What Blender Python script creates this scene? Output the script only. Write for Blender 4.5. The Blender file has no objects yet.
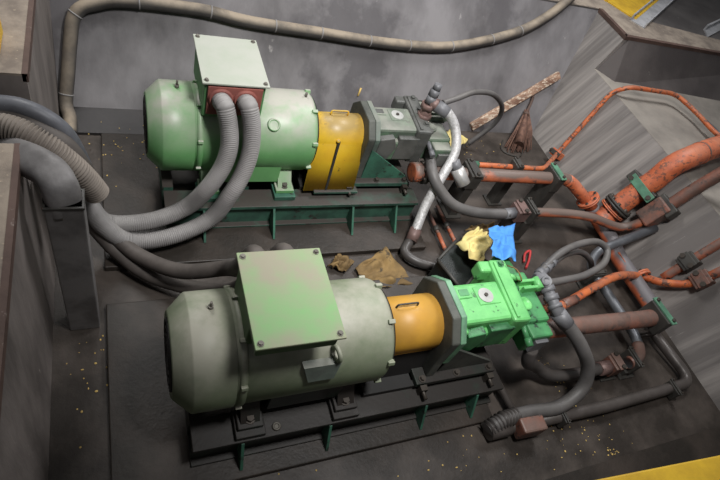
import bpy, bmesh, math, random
from mathutils import Vector, Matrix, noise
random.seed(7)
SC = bpy.context.scene
COL = SC.collection

# ------------------------------------------------------------------ camera
cd = bpy.data.cameras.new('camera')
cam = bpy.data.objects.new('camera', cd)
COL.objects.link(cam)
cam.location = (-0.5938, -1.0415, 2.7537)
cam.rotation_euler = (0.6925, -0.3009, -0.3042)
cd.sensor_fit = 'HORIZONTAL'
cd.sensor_width = 36.0
cd.lens = 526.45 / 720 * 36.0
cd.clip_start = 0.05
SC.camera = cam

# ------------------------------------------------------------------ world and lights
w = bpy.data.worlds.new('world')
SC.world = w
w.use_nodes = True
bg = w.node_tree.nodes['Background']
bg.inputs[0].default_value = (0.86, 0.92, 1.0, 1)
bg.inputs[1].default_value = 0.07


def area(name, loc, target, size, size_y, power, col):
    l = bpy.data.lights.new(name, 'AREA')
    l.shape = 'RECTANGLE'
    l.size = size
    l.size_y = size_y
    l.energy = power
    l.color = col
    o = bpy.data.objects.new(name, l)
    COL.objects.link(o)
    o.location = loc
    o.rotation_euler = (Vector(target) - Vector(loc)).to_track_quat('-Z', 'Y').to_euler()
    return o


def spot(name, loc, target, power, angle, blend, col, size=0.25):
    l = bpy.data.lights.new(name, 'SPOT')
    l.energy = power
    l.spot_size = math.radians(angle)
    l.spot_blend = blend
    l.shadow_soft_size = size
    l.color = col
    o = bpy.data.objects.new(name, l)
    COL.objects.link(o)
    o.location = loc
    o.rotation_euler = (Vector(target) - Vector(loc)).to_track_quat('-Z', 'Y').to_euler()
    return o


spot('overhead_spot', (0.7, -0.45, 4.2), (1.35, 1.45, 0.6), 820, 84, 1.0, (1.0, 0.99, 0.98), 0.35)  # unseen overhead light, cone shaped to leave the lower left dark
area('hall_lamp', (3.2, 2.4, 4.6), (1.2, 1.0, 0.4), 1.4, 1.2, 125, (0.98, 0.985, 1.0))
area('hall_lamp', (-0.8, 3.4, 4.2), (-0.3, 1.3, 0.6), 1.5, 1.2, 85, (1.0, 0.99, 0.97))

SC.view_settings.view_transform = 'Standard'
SC.view_settings.look = 'None'
SC.view_settings.exposure = 0.0
SC.view_settings.gamma = 1.0
SC.view_settings.use_curve_mapping = False


# ------------------------------------------------------------------ materials
def s2l(c):
    return tuple(((v / 255) / 12.92 if v / 255 <= 0.04045 else ((v / 255 + 0.055) / 1.055) ** 2.4) for v in c) + (1,)


def mat(name, base, rough=0.55, metal=0.0, second=None, second_amt=0.35, second_scale=7.0, chip=None, chip_amt=0.3,
        chip_scale=22.0, dust=None, dust_amt=0.0, bump=0.05, bump_scale=40.0, stretch=None, spec=0.4):
    m = bpy.data.materials.new(name)
    m.use_nodes = True
    nt = m.node_tree
    N, L = nt.nodes, nt.links
    b = N['Principled BSDF']
    b.inputs['Roughness'].default_value = rough
    b.inputs['Metallic'].default_value = metal
    b.inputs['Specular IOR Level'].default_value = spec
    geo = N.new('ShaderNodeNewGeometry')
    mp = N.new('ShaderNodeMapping')
    L.new(geo.outputs['Position'], mp.inputs['Vector'])
    if stretch:
        mp.inputs['Scale'].default_value = stretch

    def nz(scale, detail=6, rgh=0.6):
        n = N.new('ShaderNodeTexNoise')
        n.inputs['Scale'].default_value = scale
        n.inputs['Detail'].default_value = detail
        n.inputs['Roughness'].default_value = rgh
        L.new(mp.outputs['Vector'], n.inputs['Vector'])
        return n.outputs['Fac']

    def ramp(src, lo, hi):
        r = N.new('ShaderNodeMapRange')
        r.inputs['From Min'].default_value = lo
        r.inputs['From Max'].default_value = hi
        L.new(src, r.inputs['Value'])
        return r.outputs['Result']

    def mix(fac, a, c):
        x = N.new('ShaderNodeMix')
        x.data_type = 'RGBA'
        L.new(fac, x.inputs['Factor'])
        for sock, v in ((x.inputs['A'], a), (x.inputs['B'], c)):
            if isinstance(v, tuple):
                sock.default_value = v
            else:
                L.new(v, sock)
        return x.outputs['Result']
    col = s2l(base)
    sec = s2l(second) if second else tuple(v * 0.72 for v in col[:3]) + (1,)
    c0 = 0.62 - second_amt * 0.35
    col = mix(ramp(nz(second_scale), c0 - 0.1, c0 + 0.13), col, sec)
    if chip:
        c1 = 0.72 - chip_amt * 0.45
        col = mix(ramp(nz(chip_scale, 9, 0.68), c1, c1 + 0.05), col, s2l(chip))
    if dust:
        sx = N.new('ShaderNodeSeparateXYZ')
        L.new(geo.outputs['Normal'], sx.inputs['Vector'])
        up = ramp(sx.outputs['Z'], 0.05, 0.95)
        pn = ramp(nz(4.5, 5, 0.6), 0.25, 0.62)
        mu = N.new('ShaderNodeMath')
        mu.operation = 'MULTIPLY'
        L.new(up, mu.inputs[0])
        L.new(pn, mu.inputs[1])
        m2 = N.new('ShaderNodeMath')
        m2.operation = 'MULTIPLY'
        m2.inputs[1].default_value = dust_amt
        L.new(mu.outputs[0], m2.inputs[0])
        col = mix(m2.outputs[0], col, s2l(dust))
    L.new(col, b.inputs['Base Color'])
    if bump:
        bp = N.new('ShaderNodeBump')
        bp.inputs['Strength'].default_value = bump * 4
        bp.inputs['Distance'].default_value = 0.004
        L.new(nz(bump_scale, 5), bp.inputs['Height'])
        L.new(bp.outputs['Normal'], b.inputs['Normal'])
    return m


DUST = (150, 142, 132)
M = {}
M['floor'] = mat('oily_floor', (80, 72, 66), 0.5, second=(47, 41, 36), second_scale=2.6, second_amt=0.5, chip=(96, 88, 80), chip_amt=0.12, chip_scale=34, bump=0.12)
M['plinth'] = mat('plinth_plate', (62, 54, 48), 0.5, second=(41, 36, 31), second_scale=3, second_amt=0.5, chip=(84, 76, 68), chip_amt=0.1, chip_scale=40, bump=0.14)
M['wall_back'] = mat('trowelled_wall', (134, 131, 132), 0.75, second=(92, 89, 90), second_scale=1.5, chip=(158, 154, 152), chip_amt=0.14, chip_scale=9, stretch=(1, 0.5, 0.6), bump=0.08)


def add_stain(m, colour, level, scale):
    nt = m.node_tree
    N, L = nt.nodes, nt.links
    b = N['Principled BSDF']
    src = b.inputs['Base Color'].links[0].from_socket
    geo = N.new('ShaderNodeNewGeometry')
    n = N.new('ShaderNodeTexNoise')
    n.inputs['Scale'].default_value = scale
    n.inputs['Detail'].default_value = 7
    n.inputs['Roughness'].default_value = 0.6
    L.new(geo.outputs['Position'], n.inputs['Vector'])
    r = N.new('ShaderNodeMapRange')
    r.inputs['From Min'].default_value = level
    r.inputs['From Max'].default_value = level + 0.06
    r.inputs['To Max'].default_value = 0.75
    L.new(n.outputs['Fac'], r.inputs['Value'])
    x = N.new('ShaderNodeMix')
    x.data_type = 'RGBA'
    L.new(r.outputs['Result'], x.inputs['Factor'])
    L.new(src, x.inputs['A'])
    x.inputs['B'].default_value = s2l(colour)
    L.new(x.outputs['Result'], b.inputs['Base Color'])


add_stain(M['wall_back'], (84, 81, 83), 0.50, 0.9)
M['wall_right'] = mat('sloped_wall', (152, 146, 141), 0.7, second=(108, 103, 100), second_scale=1.7, second_amt=0.5, chip=(180, 174, 168), chip_amt=0.18, chip_scale=7, stretch=(0.25, 4.5, 0.25), bump=0.1)
M['wall_left'] = mat('left_wall', (136, 127, 122), 0.75, second=(96, 89, 85), second_scale=2.2, chip=(160, 150, 143), chip_amt=0.14, chip_scale=12, stretch=(1, 1.4, 0.45), bump=0.1)
M['deck'] = mat('deck_concrete', (160, 147, 133), 0.9, second=(126, 115, 105), second_scale=7, chip=(186, 170, 148), chip_amt=0.2, chip_scale=50, bump=0.15)
M['deckfar'] = mat('hall_floor', (92, 88, 86), 0.8, second=(74, 70, 69), second_scale=2, chip=(124, 118, 112), chip_amt=0.12, bump=0.1)
M['trench'] = mat('trench_floor', (150, 143, 134), 0.8, second=(124, 118, 111), second_scale=2.5, chip=(172, 166, 158), chip_amt=0.14, bump=0.1)
M['trenchwall'] = mat('trench_wall', (88, 82, 80), 0.75, second=(66, 61, 60), second_scale=1.6, chip=(112, 106, 102), chip_amt=0.1, chip_scale=8, bump=0.08)
M['rustedge'] = mat('rusty_edge_angle', (98, 78, 70), 0.7, chip=(140, 126, 118), chip_amt=0.2, bump=0.1)
M['yellow'] = mat('yellow_rail_paint', (226, 184, 54), 0.5, second=(200, 160, 50), chip=(120, 96, 60), chip_amt=0.1, bump=0.04)
M['steel'] = mat('pale_steel', (196, 196, 198), 0.5, 0.2, chip=(130, 126, 122), chip_amt=0.2)

M['motor_r'] = mat('green_motor_paint', (108, 164, 104), 0.4, second=(98, 152, 96), second_scale=4, chip=(128, 146, 124), chip_amt=0.1, dust=(168, 166, 156), dust_amt=1.25, bump=0.02)
M['motor_f'] = mat('dusty_green_motor_paint', (110, 124, 96), 0.5, second=(98, 110, 86), second_scale=4, chip=(146, 146, 132), chip_amt=0.1, dust=(164, 162, 148), dust_amt=1.1, bump=0.02)
M['lid_r'] = mat('pale_green_lid', (166, 168, 158), 0.6, second=(158, 164, 150), second_scale=5, chip=(174, 172, 162), chip_amt=0.12, bump=0.02)
M['lid_f'] = mat('dusty_green_lid', (146, 142, 122), 0.6, second=(118, 166, 106), second_scale=2.4, second_amt=0.3, chip=(160, 138, 124), chip_amt=0.1, chip_scale=30, bump=0.03)
M['box_f'] = mat('green_terminal_box', (78, 104, 66), 0.5, bump=0.02)
M['box_r'] = mat('green_terminal_box_clean', (92, 140, 92), 0.5, bump=0.02)
M['red'] = mat('faded_red_gland_plate', (150, 88, 78), 0.7, second=(122, 74, 68), bump=0.05)
M['bolt'] = mat('dusty_bolt_steel', (120, 116, 108), 0.55, 0.4, chip=(84, 76, 70), bump=0.03)
M['darkbolt'] = mat('oily_bolt_steel', (74, 68, 62), 0.5, 0.4, bump=0.03)
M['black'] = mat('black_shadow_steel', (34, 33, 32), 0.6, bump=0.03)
M['guard_r'] = mat('bright_yellow_guard', (250, 204, 52), 0.4, second=(240, 186, 50), second_scale=4, chip=(138, 104, 48), chip_amt=0.18, dust=(158, 134, 84), dust_amt=1.25, bump=0.03)
M['guard_f'] = mat('ochre_yellow_guard', (206, 154, 54), 0.45, second=(186, 136, 50), second_scale=4, chip=(120, 92, 54), chip_amt=0.14, dust=(170, 136, 78), dust_amt=0.5, bump=0.03)
M['bracket_r'] = mat('dusty_grey_green_casting', (96, 112, 102), 0.6, second=(74, 84, 78), dust=(140, 136, 128), dust_amt=0.6, bump=0.06)
M['bracket_f'] = mat('dark_grey_casting', (84, 86, 80), 0.6, second=(64, 66, 62), chip=(92, 140, 104), chip_amt=0.1, bump=0.06)
M['flange_f'] = mat('chipped_mint_flange', (112, 156, 124), 0.5, second=(86, 120, 96), chip=(70, 80, 70), chip_amt=0.2, bump=0.05)
M['pump_f'] = mat('bright_green_pump_paint', (112, 188, 112), 0.42, second=(94, 168, 98), second_scale=6, chip=(56, 96, 60), chip_amt=0.28, chip_scale=16, bump=0.05)
M['pump_f2'] = mat('oily_green_pump_paint', (72, 138, 86), 0.4, second=(56, 104, 68), chip=(38, 58, 44), chip_amt=0.3, chip_scale=14, bump=0.04)
M['pump_r'] = mat('dusty_green_pump_paint', (98, 126, 100), 0.6, second=(80, 92, 80), second_amt=0.5, chip=(64, 68, 62), chip_amt=0.26, chip_scale=15, dust=(144, 142, 134), dust_amt=0.8, bump=0.06)
M['pump_r2'] = mat('greasy_grey_pump_cover', (96, 96, 93), 0.5, second=(74, 75, 72), chip=(72, 96, 78), chip_amt=0.16, bump=0.06)
M['base_r'] = mat('teal_green_frame_paint', (62, 100, 84), 0.5, second=(48, 74, 64), chip=(48, 46, 42), chip_amt=0.34, chip_scale=10, dust=(66, 61, 57), dust_amt=1.6, bump=0.05)
M['base_f'] = mat('shaded_green_frame', (40, 56, 46), 0.5, second=(34, 38, 34), second_amt=0.6, chip=(40, 37, 34), chip_amt=0.45, chip_scale=9, dust=(42, 38, 35), dust_amt=1.8, bump=0.06)  # shade under the near motor is put into this darker green
M['gusset'] = mat('green_gusset_paint', (64, 112, 92), 0.5, second=(52, 86, 72), chip=(46, 48, 44), chip_amt=0.3, bump=0.05)
M['plate'] = mat('white_nameplate', (176, 176, 172), 0.5, chip=(130, 130, 126), chip_amt=0.2, bump=0)

M['conduit'] = mat('grey_conduit', (134, 131, 130), 0.6, second=(118, 115, 114), dust=(160, 157, 154), dust_amt=0.5, bump=0.03)
M['conduit_d'] = mat('dirty_dark_conduit', (86, 80, 76), 0.6, second=(66, 61, 58), dust=(104, 97, 92), dust_amt=0.5, bump=0.03)
M['corr'] = mat('dusty_corrugated_hose', (124, 115, 107), 0.7, second=(104, 96, 89), dust=(152, 142, 131), dust_amt=0.5, bump=0.05)
M['bluehose'] = mat('bluish_grey_sleeve', (108, 109, 114), 0.45, second=(88, 89, 94), chip=(146, 146, 150), chip_amt=0.16, bump=0.04)
M['wallhose'] = mat('dust_topped_hose', (72, 69, 67), 0.7, second=(58, 55, 53), dust=(150, 137, 120), dust_amt=1.3, bump=0.12)
M['duct'] = mat('dull_grey_sheet_metal', (128, 125, 124), 0.5, 0.1, second=(100, 97, 96), chip=(76, 70, 66), chip_amt=0.14, bump=0.06)
M['hose'] = mat('black_rubber_hose', (86, 84, 84), 0.5, second=(70, 68, 67), dust=(116, 112, 108), dust_amt=0.5, bump=0.03)
M['hose_d'] = mat('oily_black_hose', (66, 63, 62), 0.4, second=(52, 49, 47), dust=(90, 84, 80), dust_amt=0.5, bump=0.03)
M['braid'] = mat('braided_steel_hose', (206, 204, 204), 0.4, 0.3, second=(172, 170, 168), second_scale=60, bump=0.15, bump_scale=240)
M['orange'] = mat('chipped_orange_pipe_paint', (208, 112, 70), 0.5, second=(182, 90, 56), second_scale=14, second_amt=0.5, chip=(112, 70, 56), chip_amt=0.4, chip_scale=26, dust=(184, 132, 110), dust_amt=0.6, bump=0.1)
M['orange2'] = mat('bright_orange_pipe_paint', (212, 114, 62), 0.5, second=(184, 92, 54), second_scale=12, chip=(96, 68, 58), chip_amt=0.42, chip_scale=22, dust=(140, 104, 88), dust_amt=0.6, bump=0.08)
M['orange_d'] = mat('worn_orange_brown_pipe', (196, 106, 68), 0.5, second=(146, 82, 60), second_scale=8, chip=(72, 60, 56), chip_amt=0.36, chip_scale=11, dust=(110, 95, 88), dust_amt=2.3, bump=0.08)
M['brownpipe'] = mat('greasy_brown_pipe', (138, 84, 66), 0.45, second=(94, 72, 64), second_scale=8, second_amt=0.5, chip=(64, 55, 52), chip_amt=0.36, chip_scale=12, dust=(116, 96, 88), dust_amt=0.9, bump=0.1)
M['mainpipe'] = mat('dusty_grey_main_pipe', (198, 104, 66), 0.5, second=(160, 86, 60), second_scale=8, chip=(92, 80, 76), chip_amt=0.3, chip_scale=9, dust=(106, 102, 104), dust_amt=4.0, bump=0.05)
M['darkpipe'] = mat('oily_dark_pipe', (84, 78, 75), 0.4, 0.2, second=(66, 61, 58), chip=(112, 84, 72), chip_amt=0.1, dust=(98, 92, 88), dust_amt=0.5, bump=0.05)
M['greypipe'] = mat('bare_grey_pipe', (112, 114, 118), 0.4, 0.4, second=(92, 94, 98), bump=0.04)
M['clamp'] = mat('dark_oily_clamp', (66, 64, 60), 0.5, second=(52, 50, 47), chip=(116, 76, 58), chip_amt=0.14, bump=0.06)
M['clampgreen'] = mat('green_clamp_plate', (92, 138, 112), 0.5, second=(72, 108, 88), chip=(70, 66, 60), chip_amt=0.24, bump=0.05)
M['fitting'] = mat('reddish_brown_fitting', (126, 102, 96), 0.5, 0.2, second=(104, 84, 80), chip=(88, 72, 68), bump=0.05)
M['fitgrey'] = mat('grey_steel_fitting', (118, 118, 121), 0.5, 0.1, second=(92, 92, 95), bump=0.04)
M['silver'] = mat('silver_plug', (186, 184, 182), 0.4, 0.4, second=(160, 158, 154), chip=(104, 100, 96), chip_amt=0.14, bump=0.03)
M['rag_b'] = mat('blue_rag', (80, 146, 214), 0.85, second=(64, 126, 198), bump=0.05)
M['rag_y'] = mat('yellow_rag', (212, 196, 132), 0.9, second=(190, 172, 112), chip=(130, 112, 76), chip_amt=0.14, bump=0.05)
M['rag_t'] = mat('stained_tan_paper', (138, 112, 70), 0.85, second=(104, 84, 54), second_amt=0.5, chip=(70, 60, 46), chip_amt=0.34, chip_scale=12, bump=0.05)
M['wood'] = mat('weathered_wood', (172, 140, 118), 0.85, second=(120, 90, 74), second_scale=6, chip=(206, 188, 168), chip_amt=0.45, chip_scale=22, stretch=(0.8, 2, 2), bump=0.12)
M['bristle'] = mat('brown_broom_bristle', (122, 92, 78), 0.9, second=(92, 68, 60), second_scale=30, bump=0.15)
M['stick'] = mat('brown_broom_stick', (96, 78, 70), 0.8)
M['tray'] = mat('glossy_black_tray', (34, 38, 36), 0.25, second=(26, 28, 27), bump=0.01)
M['oil'] = mat('dark_kerb', (56, 53, 53), 0.5, second=(46, 44, 44), second_scale=3, bump=0.05)  # even dark tone for the strip along the back wall's foot
M['crumb'] = mat('yellow_crumbs', (214, 182, 108), 0.8, bump=0)
M['redwire'] = mat('red_plastic_strip', (190, 62, 62), 0.6, bump=0)


# ------------------------------------------------------------------ mesh helpers
def frame(t, ref):
    t = t.normalized()
    n = ref - t * ref.dot(t)
    if n.length < 1e-5:
        n = t.orthogonal()
    n.normalize()
    return n, t.cross(n)


class MB:
    def __init__(s):
        s.bm = bmesh.new()

    def box(s, c, d, rot=None, bev=0.0):
        c = Vector(c)
        bm2 = bmesh.new()
        bmesh.ops.create_cube(bm2, size=1.0)
        bmesh.ops.scale(bm2, vec=d, verts=bm2.verts)
        if bev:
            bmesh.ops.bevel(bm2, geom=bm2.edges[:], offset=bev, segments=2, affect='EDGES', profile=0.5)
        mtx = Matrix.Translation(c) @ (rot if rot else Matrix.Identity(4))
        bmesh.ops.transform(bm2, matrix=mtx, verts=bm2.verts)
        s.merge(bm2)
        return s

    def merge(s, bm2):
        me = bpy.data.meshes.new('tmp')
        bm2.to_mesh(me)
        bm2.free()
        s.bm.from_mesh(me)
        bpy.data.meshes.remove(me)

    def b2(s, x0, x1, y0, y1, z0, z1, bev=0.0):
        return s.box(((x0 + x1) / 2, (y0 + y1) / 2, (z0 + z1) / 2), (x1 - x0, y1 - y0, z1 - z0), None, bev)

    def sweep(s, pts, rads, seg=14, caps=True, flat=1.0, ref=None, power=2.0):
        """round (or flattened) section swept along points; rads one per point"""
        pts = [Vector(p) for p in pts]
        n = len(pts)
        rings = []
        N = None
        for i, p in enumerate(pts):
            t = pts[min(i + 1, n - 1)] - pts[max(i - 1, 0)]
            if t.length < 1e-9:
                t = Vector((0, 0, 1))
            if ref is not None:
                N, B = frame(t, Vector(ref))
            else:
                N, B = frame(t, N if N is not None else (Vector((0, 0, 1)) if abs(t.normalized().z) < 0.9 else Vector((1, 0, 0))))
            r = rads[i] if isinstance(rads, (list, tuple)) else rads
            ring = []
            for k in range(seg):
                a = 2 * math.pi * (k + 0.5) / seg
                ca, sa = math.cos(a), math.sin(a)
                if power != 2.0:
                    ca = math.copysign(abs(ca) ** (2 / power), ca)
                    sa = math.copysign(abs(sa) ** (2 / power), sa)
                ring.append(s.bm.verts.new(p + N * (ca * r * flat) + B * (sa * r)))
            rings.append(ring)
        for i in range(n - 1):
            for k in range(seg):
                s.bm.faces.new((rings[i][k], rings[i][(k + 1) % seg], rings[i + 1][(k + 1) % seg], rings[i + 1][k])).smooth = True
        if caps:
            s.bm.faces.new(rings[0][::-1])
            s.bm.faces.new(rings[-1])
        return s

    def cyl(s, a, b, r, r2=None, seg=20):
        a, b = Vector(a), Vector(b)
        return s.sweep([a, b], [r, r if r2 is None else r2], seg)

    def hexa(s, a, b, r):
        return s.sweep([Vector(a), Vector(b)], [r, r], 6)

    def lathe(s, o, axis, prof, seg=48, caps=True):
        """prof: (distance along axis, radius)"""
        o, axis = Vector(o), Vector(axis).normalized()
        N, B = frame(axis, Vector((0, 0, 1)) if abs(axis.z) < 0.9 else Vector((1, 0, 0)))
        rings = []
        for d, r in prof:
            rings.append([s.bm.verts.new(o + axis * d + (N * math.cos(2 * math.pi * k / seg) + B * math.sin(2 * math.pi * k / seg)) * r) for k in range(seg)])
        for i in range(len(rings) - 1):
            for k in range(seg):
                s.bm.faces.new((rings[i][k], rings[i][(k + 1) % seg], rings[i + 1][(k + 1) % seg], rings[i + 1][k])).smooth = True
        if caps:
            s.bm.faces.new(rings[0][::-1])
            s.bm.faces.new(rings[-1])
        return s

    def prism(s, pts, vec):
        vec = Vector(vec)
        a = [s.bm.verts.new(Vector(p)) for p in pts]
        b = [s.bm.verts.new(Vector(p) + vec) for p in pts]
        n = len(a)
        s.bm.faces.new(a[::-1])
        s.bm.faces.new(b)
        for i in range(n):
            s.bm.faces.new((a[i], a[(i + 1) % n], b[(i + 1) % n], b[i]))
        return s

    def ball(s, c, r, seg=14, sc=(1, 1, 1)):
        bm2 = bmesh.new()
        bmesh.ops.create_uvsphere(bm2, u_segments=seg, v_segments=seg // 2 + 2, radius=r)
        for f in bm2.faces:
            f.smooth = True
        bmesh.ops.scale(bm2, vec=sc, verts=bm2.verts)
        bmesh.ops.translate(bm2, vec=Vector(c), verts=bm2.verts)
        s.merge(bm2)
        return s

    def torus(s, c, axis, R, r, seg=24, rs=8):
        c, axis = Vector(c), Vector(axis).normalized()
        N, B = frame(axis, Vector((0, 0, 1)) if abs(axis.z) < 0.9 else Vector((1, 0, 0)))
        rings = []
        for i in range(seg):
            a = 2 * math.pi * i / seg
            d = N * math.cos(a) + B * math.sin(a)
            rings.append([s.bm.verts.new(c + d * (R + r * math.cos(2 * math.pi * k / rs)) + axis * (r * math.sin(2 * math.pi * k / rs))) for k in range(rs)])
        for i in range(seg):
            for k in range(rs):
                s.bm.faces.new((rings[i][k], rings[i][(k + 1) % rs], rings[(i + 1) % seg][(k + 1) % rs], rings[(i + 1) % seg][k])).smooth = True
        return s

    def build(s, name, m, parent=None, bevel=0.0):
        bm = s.bm
        bmesh.ops.recalc_face_normals(bm, faces=bm.faces[:])
        if parent is not None:
            p = parent
            off = Vector((0, 0, 0))
            while p is not None:
                off += p.location
                p = p.parent
            loc = Vector((0, 0, 0))
        else:
            xs = [v.co for v in bm.verts]
            loc = Vector(((min(c.x for c in xs) + max(c.x for c in xs)) / 2, (min(c.y for c in xs) + max(c.y for c in xs)) / 2, min(c.z for c in xs)))
            off = loc
        bmesh.ops.translate(bm, vec=-off, verts=bm.verts)
        me = bpy.data.meshes.new(name)
        bm.to_mesh(me)
        bm.free()
        me.materials.append(M[m] if isinstance(m, str) else m)
        o = bpy.data.objects.new(name, me)
        COL.objects.link(o)
        o.location = loc
        if parent is not None:
            o.parent = parent
        if bevel:
            bv = o.modifiers.new('bevel', 'BEVEL')
            bv.width = bevel
            bv.segments = 2
            bv.limit_method = 'ANGLE'
            bv.angle_limit = math.radians(40)
        return o


def tag(o, label=None, cat=None, group=None, kind=None):
    if label:
        o['label'] = label
    if cat:
        o['category'] = cat
    if group:
        o['group'] = group
    if kind:
        o['kind'] = kind
    return o


def thing(name, loc, label, cat, group=None):
    o = bpy.data.objects.new(name, None)
    o.empty_display_size = 0.05
    COL.objects.link(o)
    o.location = loc
    return tag(o, label, cat, group)


def struct(o):
    o['kind'] = 'structure'
    return o


def smooth(pts, step=0.02, closed=False):
    """Catmull-Rom through pts, resampled about every step metres"""
    P = [Vector(p) for p in pts]
    P = [P[0] * 2 - P[1]] + P + [P[-1] * 2 - P[-2]]
    out = []
    for i in range(1, len(P) - 2):
        p0, p1, p2, p3 = P[i - 1], P[i], P[i + 1], P[i + 2]
        n = max(2, int((p2 - p1).length / step))
        for k in range(n):
            t = k / n
            out.append(0.5 * ((2 * p1) + (p2 - p0) * t + (2 * p0 - 5 * p1 + 4 * p2 - p3) * t * t + (3 * p1 - p0 - 3 * p2 + p3) * t ** 3))
    out.append(P[-2])
    return out


def fillet(pts, r, n=8):
    """straight runs joined by rounded bends of radius r"""
    P = [Vector(p) for p in pts]
    out = [P[0]]
    for i in range(1, len(P) - 1):
        a, b, c = P[i - 1], P[i], P[i + 1]
        u, v = (a - b), (c - b)
        d = min(r, u.length * 0.48, v.length * 0.48)
        s, e = b + u.normalized() * d, b + v.normalized() * d
        for k in range(n + 1):
            t = k / n
            out.append(s * (1 - t) ** 2 + b * 2 * t * (1 - t) + e * t * t)
    out.append(P[-1])
    return out


def corrugated(path, r, pitch, depth, seg=16):
    """resample a dense path so that rings stand proud every pitch"""
    P = [Vector(p) for p in path]
    L = [0.0]
    for a, b in zip(P, P[1:]):
        L.append(L[-1] + (b - a).length)

    def at(d):
        for i in range(len(L) - 1):
            if d <= L[i + 1] or i == len(L) - 2:
                t = (d - L[i]) / max(L[i + 1] - L[i], 1e-9)
                return P[i].lerp(P[i + 1], min(max(t, 0), 1))
    n = int(L[-1] / pitch * 4)
    pts, rad = [], []
    for k in range(n + 1):
        pts.append(at(L[-1] * k / n))
        rad.append(r + depth * (0.5 if k % 4 in (0, 1) else -0.5))
    return pts, rad


def along(pts, f):
    """point and direction a fraction f along a path"""
    P = [Vector(p) for p in pts]
    L = [(b - a).length for a, b in zip(P, P[1:])]
    d = sum(L) * f
    for i, l in enumerate(L):
        if d <= l or i == len(L) - 1:
            return P[i].lerp(P[i + 1], d / l if l else 0), (P[i + 1] - P[i]).normalized()
        d -= l


def axes(t, up=(0, 0, 1)):
    """rotation with local x along t and local z near up"""
    t = Vector(t).normalized()
    n, b = frame(t, Vector(up))
    return Matrix(((t.x, b.x, n.x, 0), (t.y, b.y, n.y, 0), (t.z, b.z, n.z, 0), (0, 0, 0, 1))) if t.cross(b).dot(n) > 0 else \
        Matrix(((t.x, -b.x, n.x, 0), (t.y, -b.y, n.y, 0), (t.z, -b.z, n.z, 0), (0, 0, 0, 1)))


# ------------------------------------------------------------------ the setting
K = 0.452          # lean of the right wall, metres sideways per metre of height
KB = 0.58          # lean of the back wall
TOP = 1.055
LEDGE = 0.725


def xr(z):
    return 3.25 + K * (z - 0.04)


def yb(z):
    return 2.2 + KB * z


def quad_slab(name, pts, vec, m):
    return struct(MB().prism(pts, vec).build(name, m))


quad_slab('floor', [(-1.3, -1.2, -0.12), (3.6, -1.2, -0.12), (3.6, 2.5, -0.12), (-1.3, 2.5, -0.12)], (0, 0, 0.12), 'floor')
# back wall leans away from the pit
quad_slab('wall_back', [(-1.0, yb(-0.1), -0.1), (xr(-0.1) + 0.12, yb(-0.1), -0.1), (xr(TOP) + 0.02, yb(TOP), TOP), (-1.0, yb(TOP), TOP)], (0, 0.35, 0), 'wall_back')
# right wall leans out up to the ledge; behind y = 2.32 it rises to the top
quad_slab('wall_right', [(xr(-0.1), -1.3, -0.1), (xr(-0.1), 2.3, -0.1), (xr(LEDGE), 2.9, LEDGE), (xr(LEDGE), -1.3, LEDGE)], (0.4, 0, 0), 'wall_right')
quad_slab('wall_right_upper', [(xr(LEDGE), 2.31, LEDGE), (xr(LEDGE), yb(LEDGE) + 0.02, LEDGE), (xr(TOP), yb(TOP), TOP), (xr(TOP), 2.355, TOP)], (0.4, 0, 0), 'wall_right')
MBt = MB()
MBt.b2(xr(LEDGE) + 0.002, 6.6, -1.3, 2.4, LEDGE - 0.3, LEDGE + 0.003)
struct(MBt.build('trim_trench_floor', 'trench'))
MBt = MB()
bmv = MBt.bm
lo = [(xr(LEDGE), 2.33, LEDGE - .02), (3.69, 2.12, LEDGE - .02), (6.4, 1.80, LEDGE - .02), (6.4, 2.9, LEDGE - .02), (xr(LEDGE), 2.9, LEDGE - .02)]
hi = [(xr(TOP) + .003, 2.36, TOP), (3.76, 2.355, TOP), (6.4, 2.26, TOP), (6.4, 2.9, TOP), (xr(TOP) + .003, 2.9, TOP)]
va = [bmv.verts.new(p) for p in lo]
vb = [bmv.verts.new(p) for p in hi]
bmv.faces.new(va[::-1])
bmv.faces.new(vb)
for i in range(5):
    bmv.faces.new((va[i], va[(i + 1) % 5], vb[(i + 1) % 5], vb[i]))
struct(MBt.build('wall_trench', 'trenchwall'))
# left wall with the notch the cables drop through
m = MB()
m.b2(-1.6, -0.95, -1.3, 0.76, -0.1, TOP)
m.b2(-1.6, -0.95, 0.76, 1.2, -0.1, 0.80)
m.b2(-1.6, -0.95, 1.2, 3.3, -0.1, TOP)
struct(m.build('wall_left', 'wall_left'))
m = MB()
m.b2(-2.6, -0.945, -1.3, 0.76, TOP, TOP + 0.012)
m.b2(-2.6, -0.945, 1.2, 3.3, TOP, TOP + 0.012)
m.b2(-2.6, -1.6, 0.76, 1.2, 0.68, 0.70)
struct(m.build('trim_left_deck', 'deck'))
m = MB()
m.b2(-0.965, -0.942, -1.3, 0.76, TOP - 0.03, TOP + 0.014)
m.b2(-0.965, -0.942, 1.2, 2.83, TOP - 0.03, TOP + 0.014)
struct(m.build('trim_left_edge', 'rustedge'))
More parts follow.
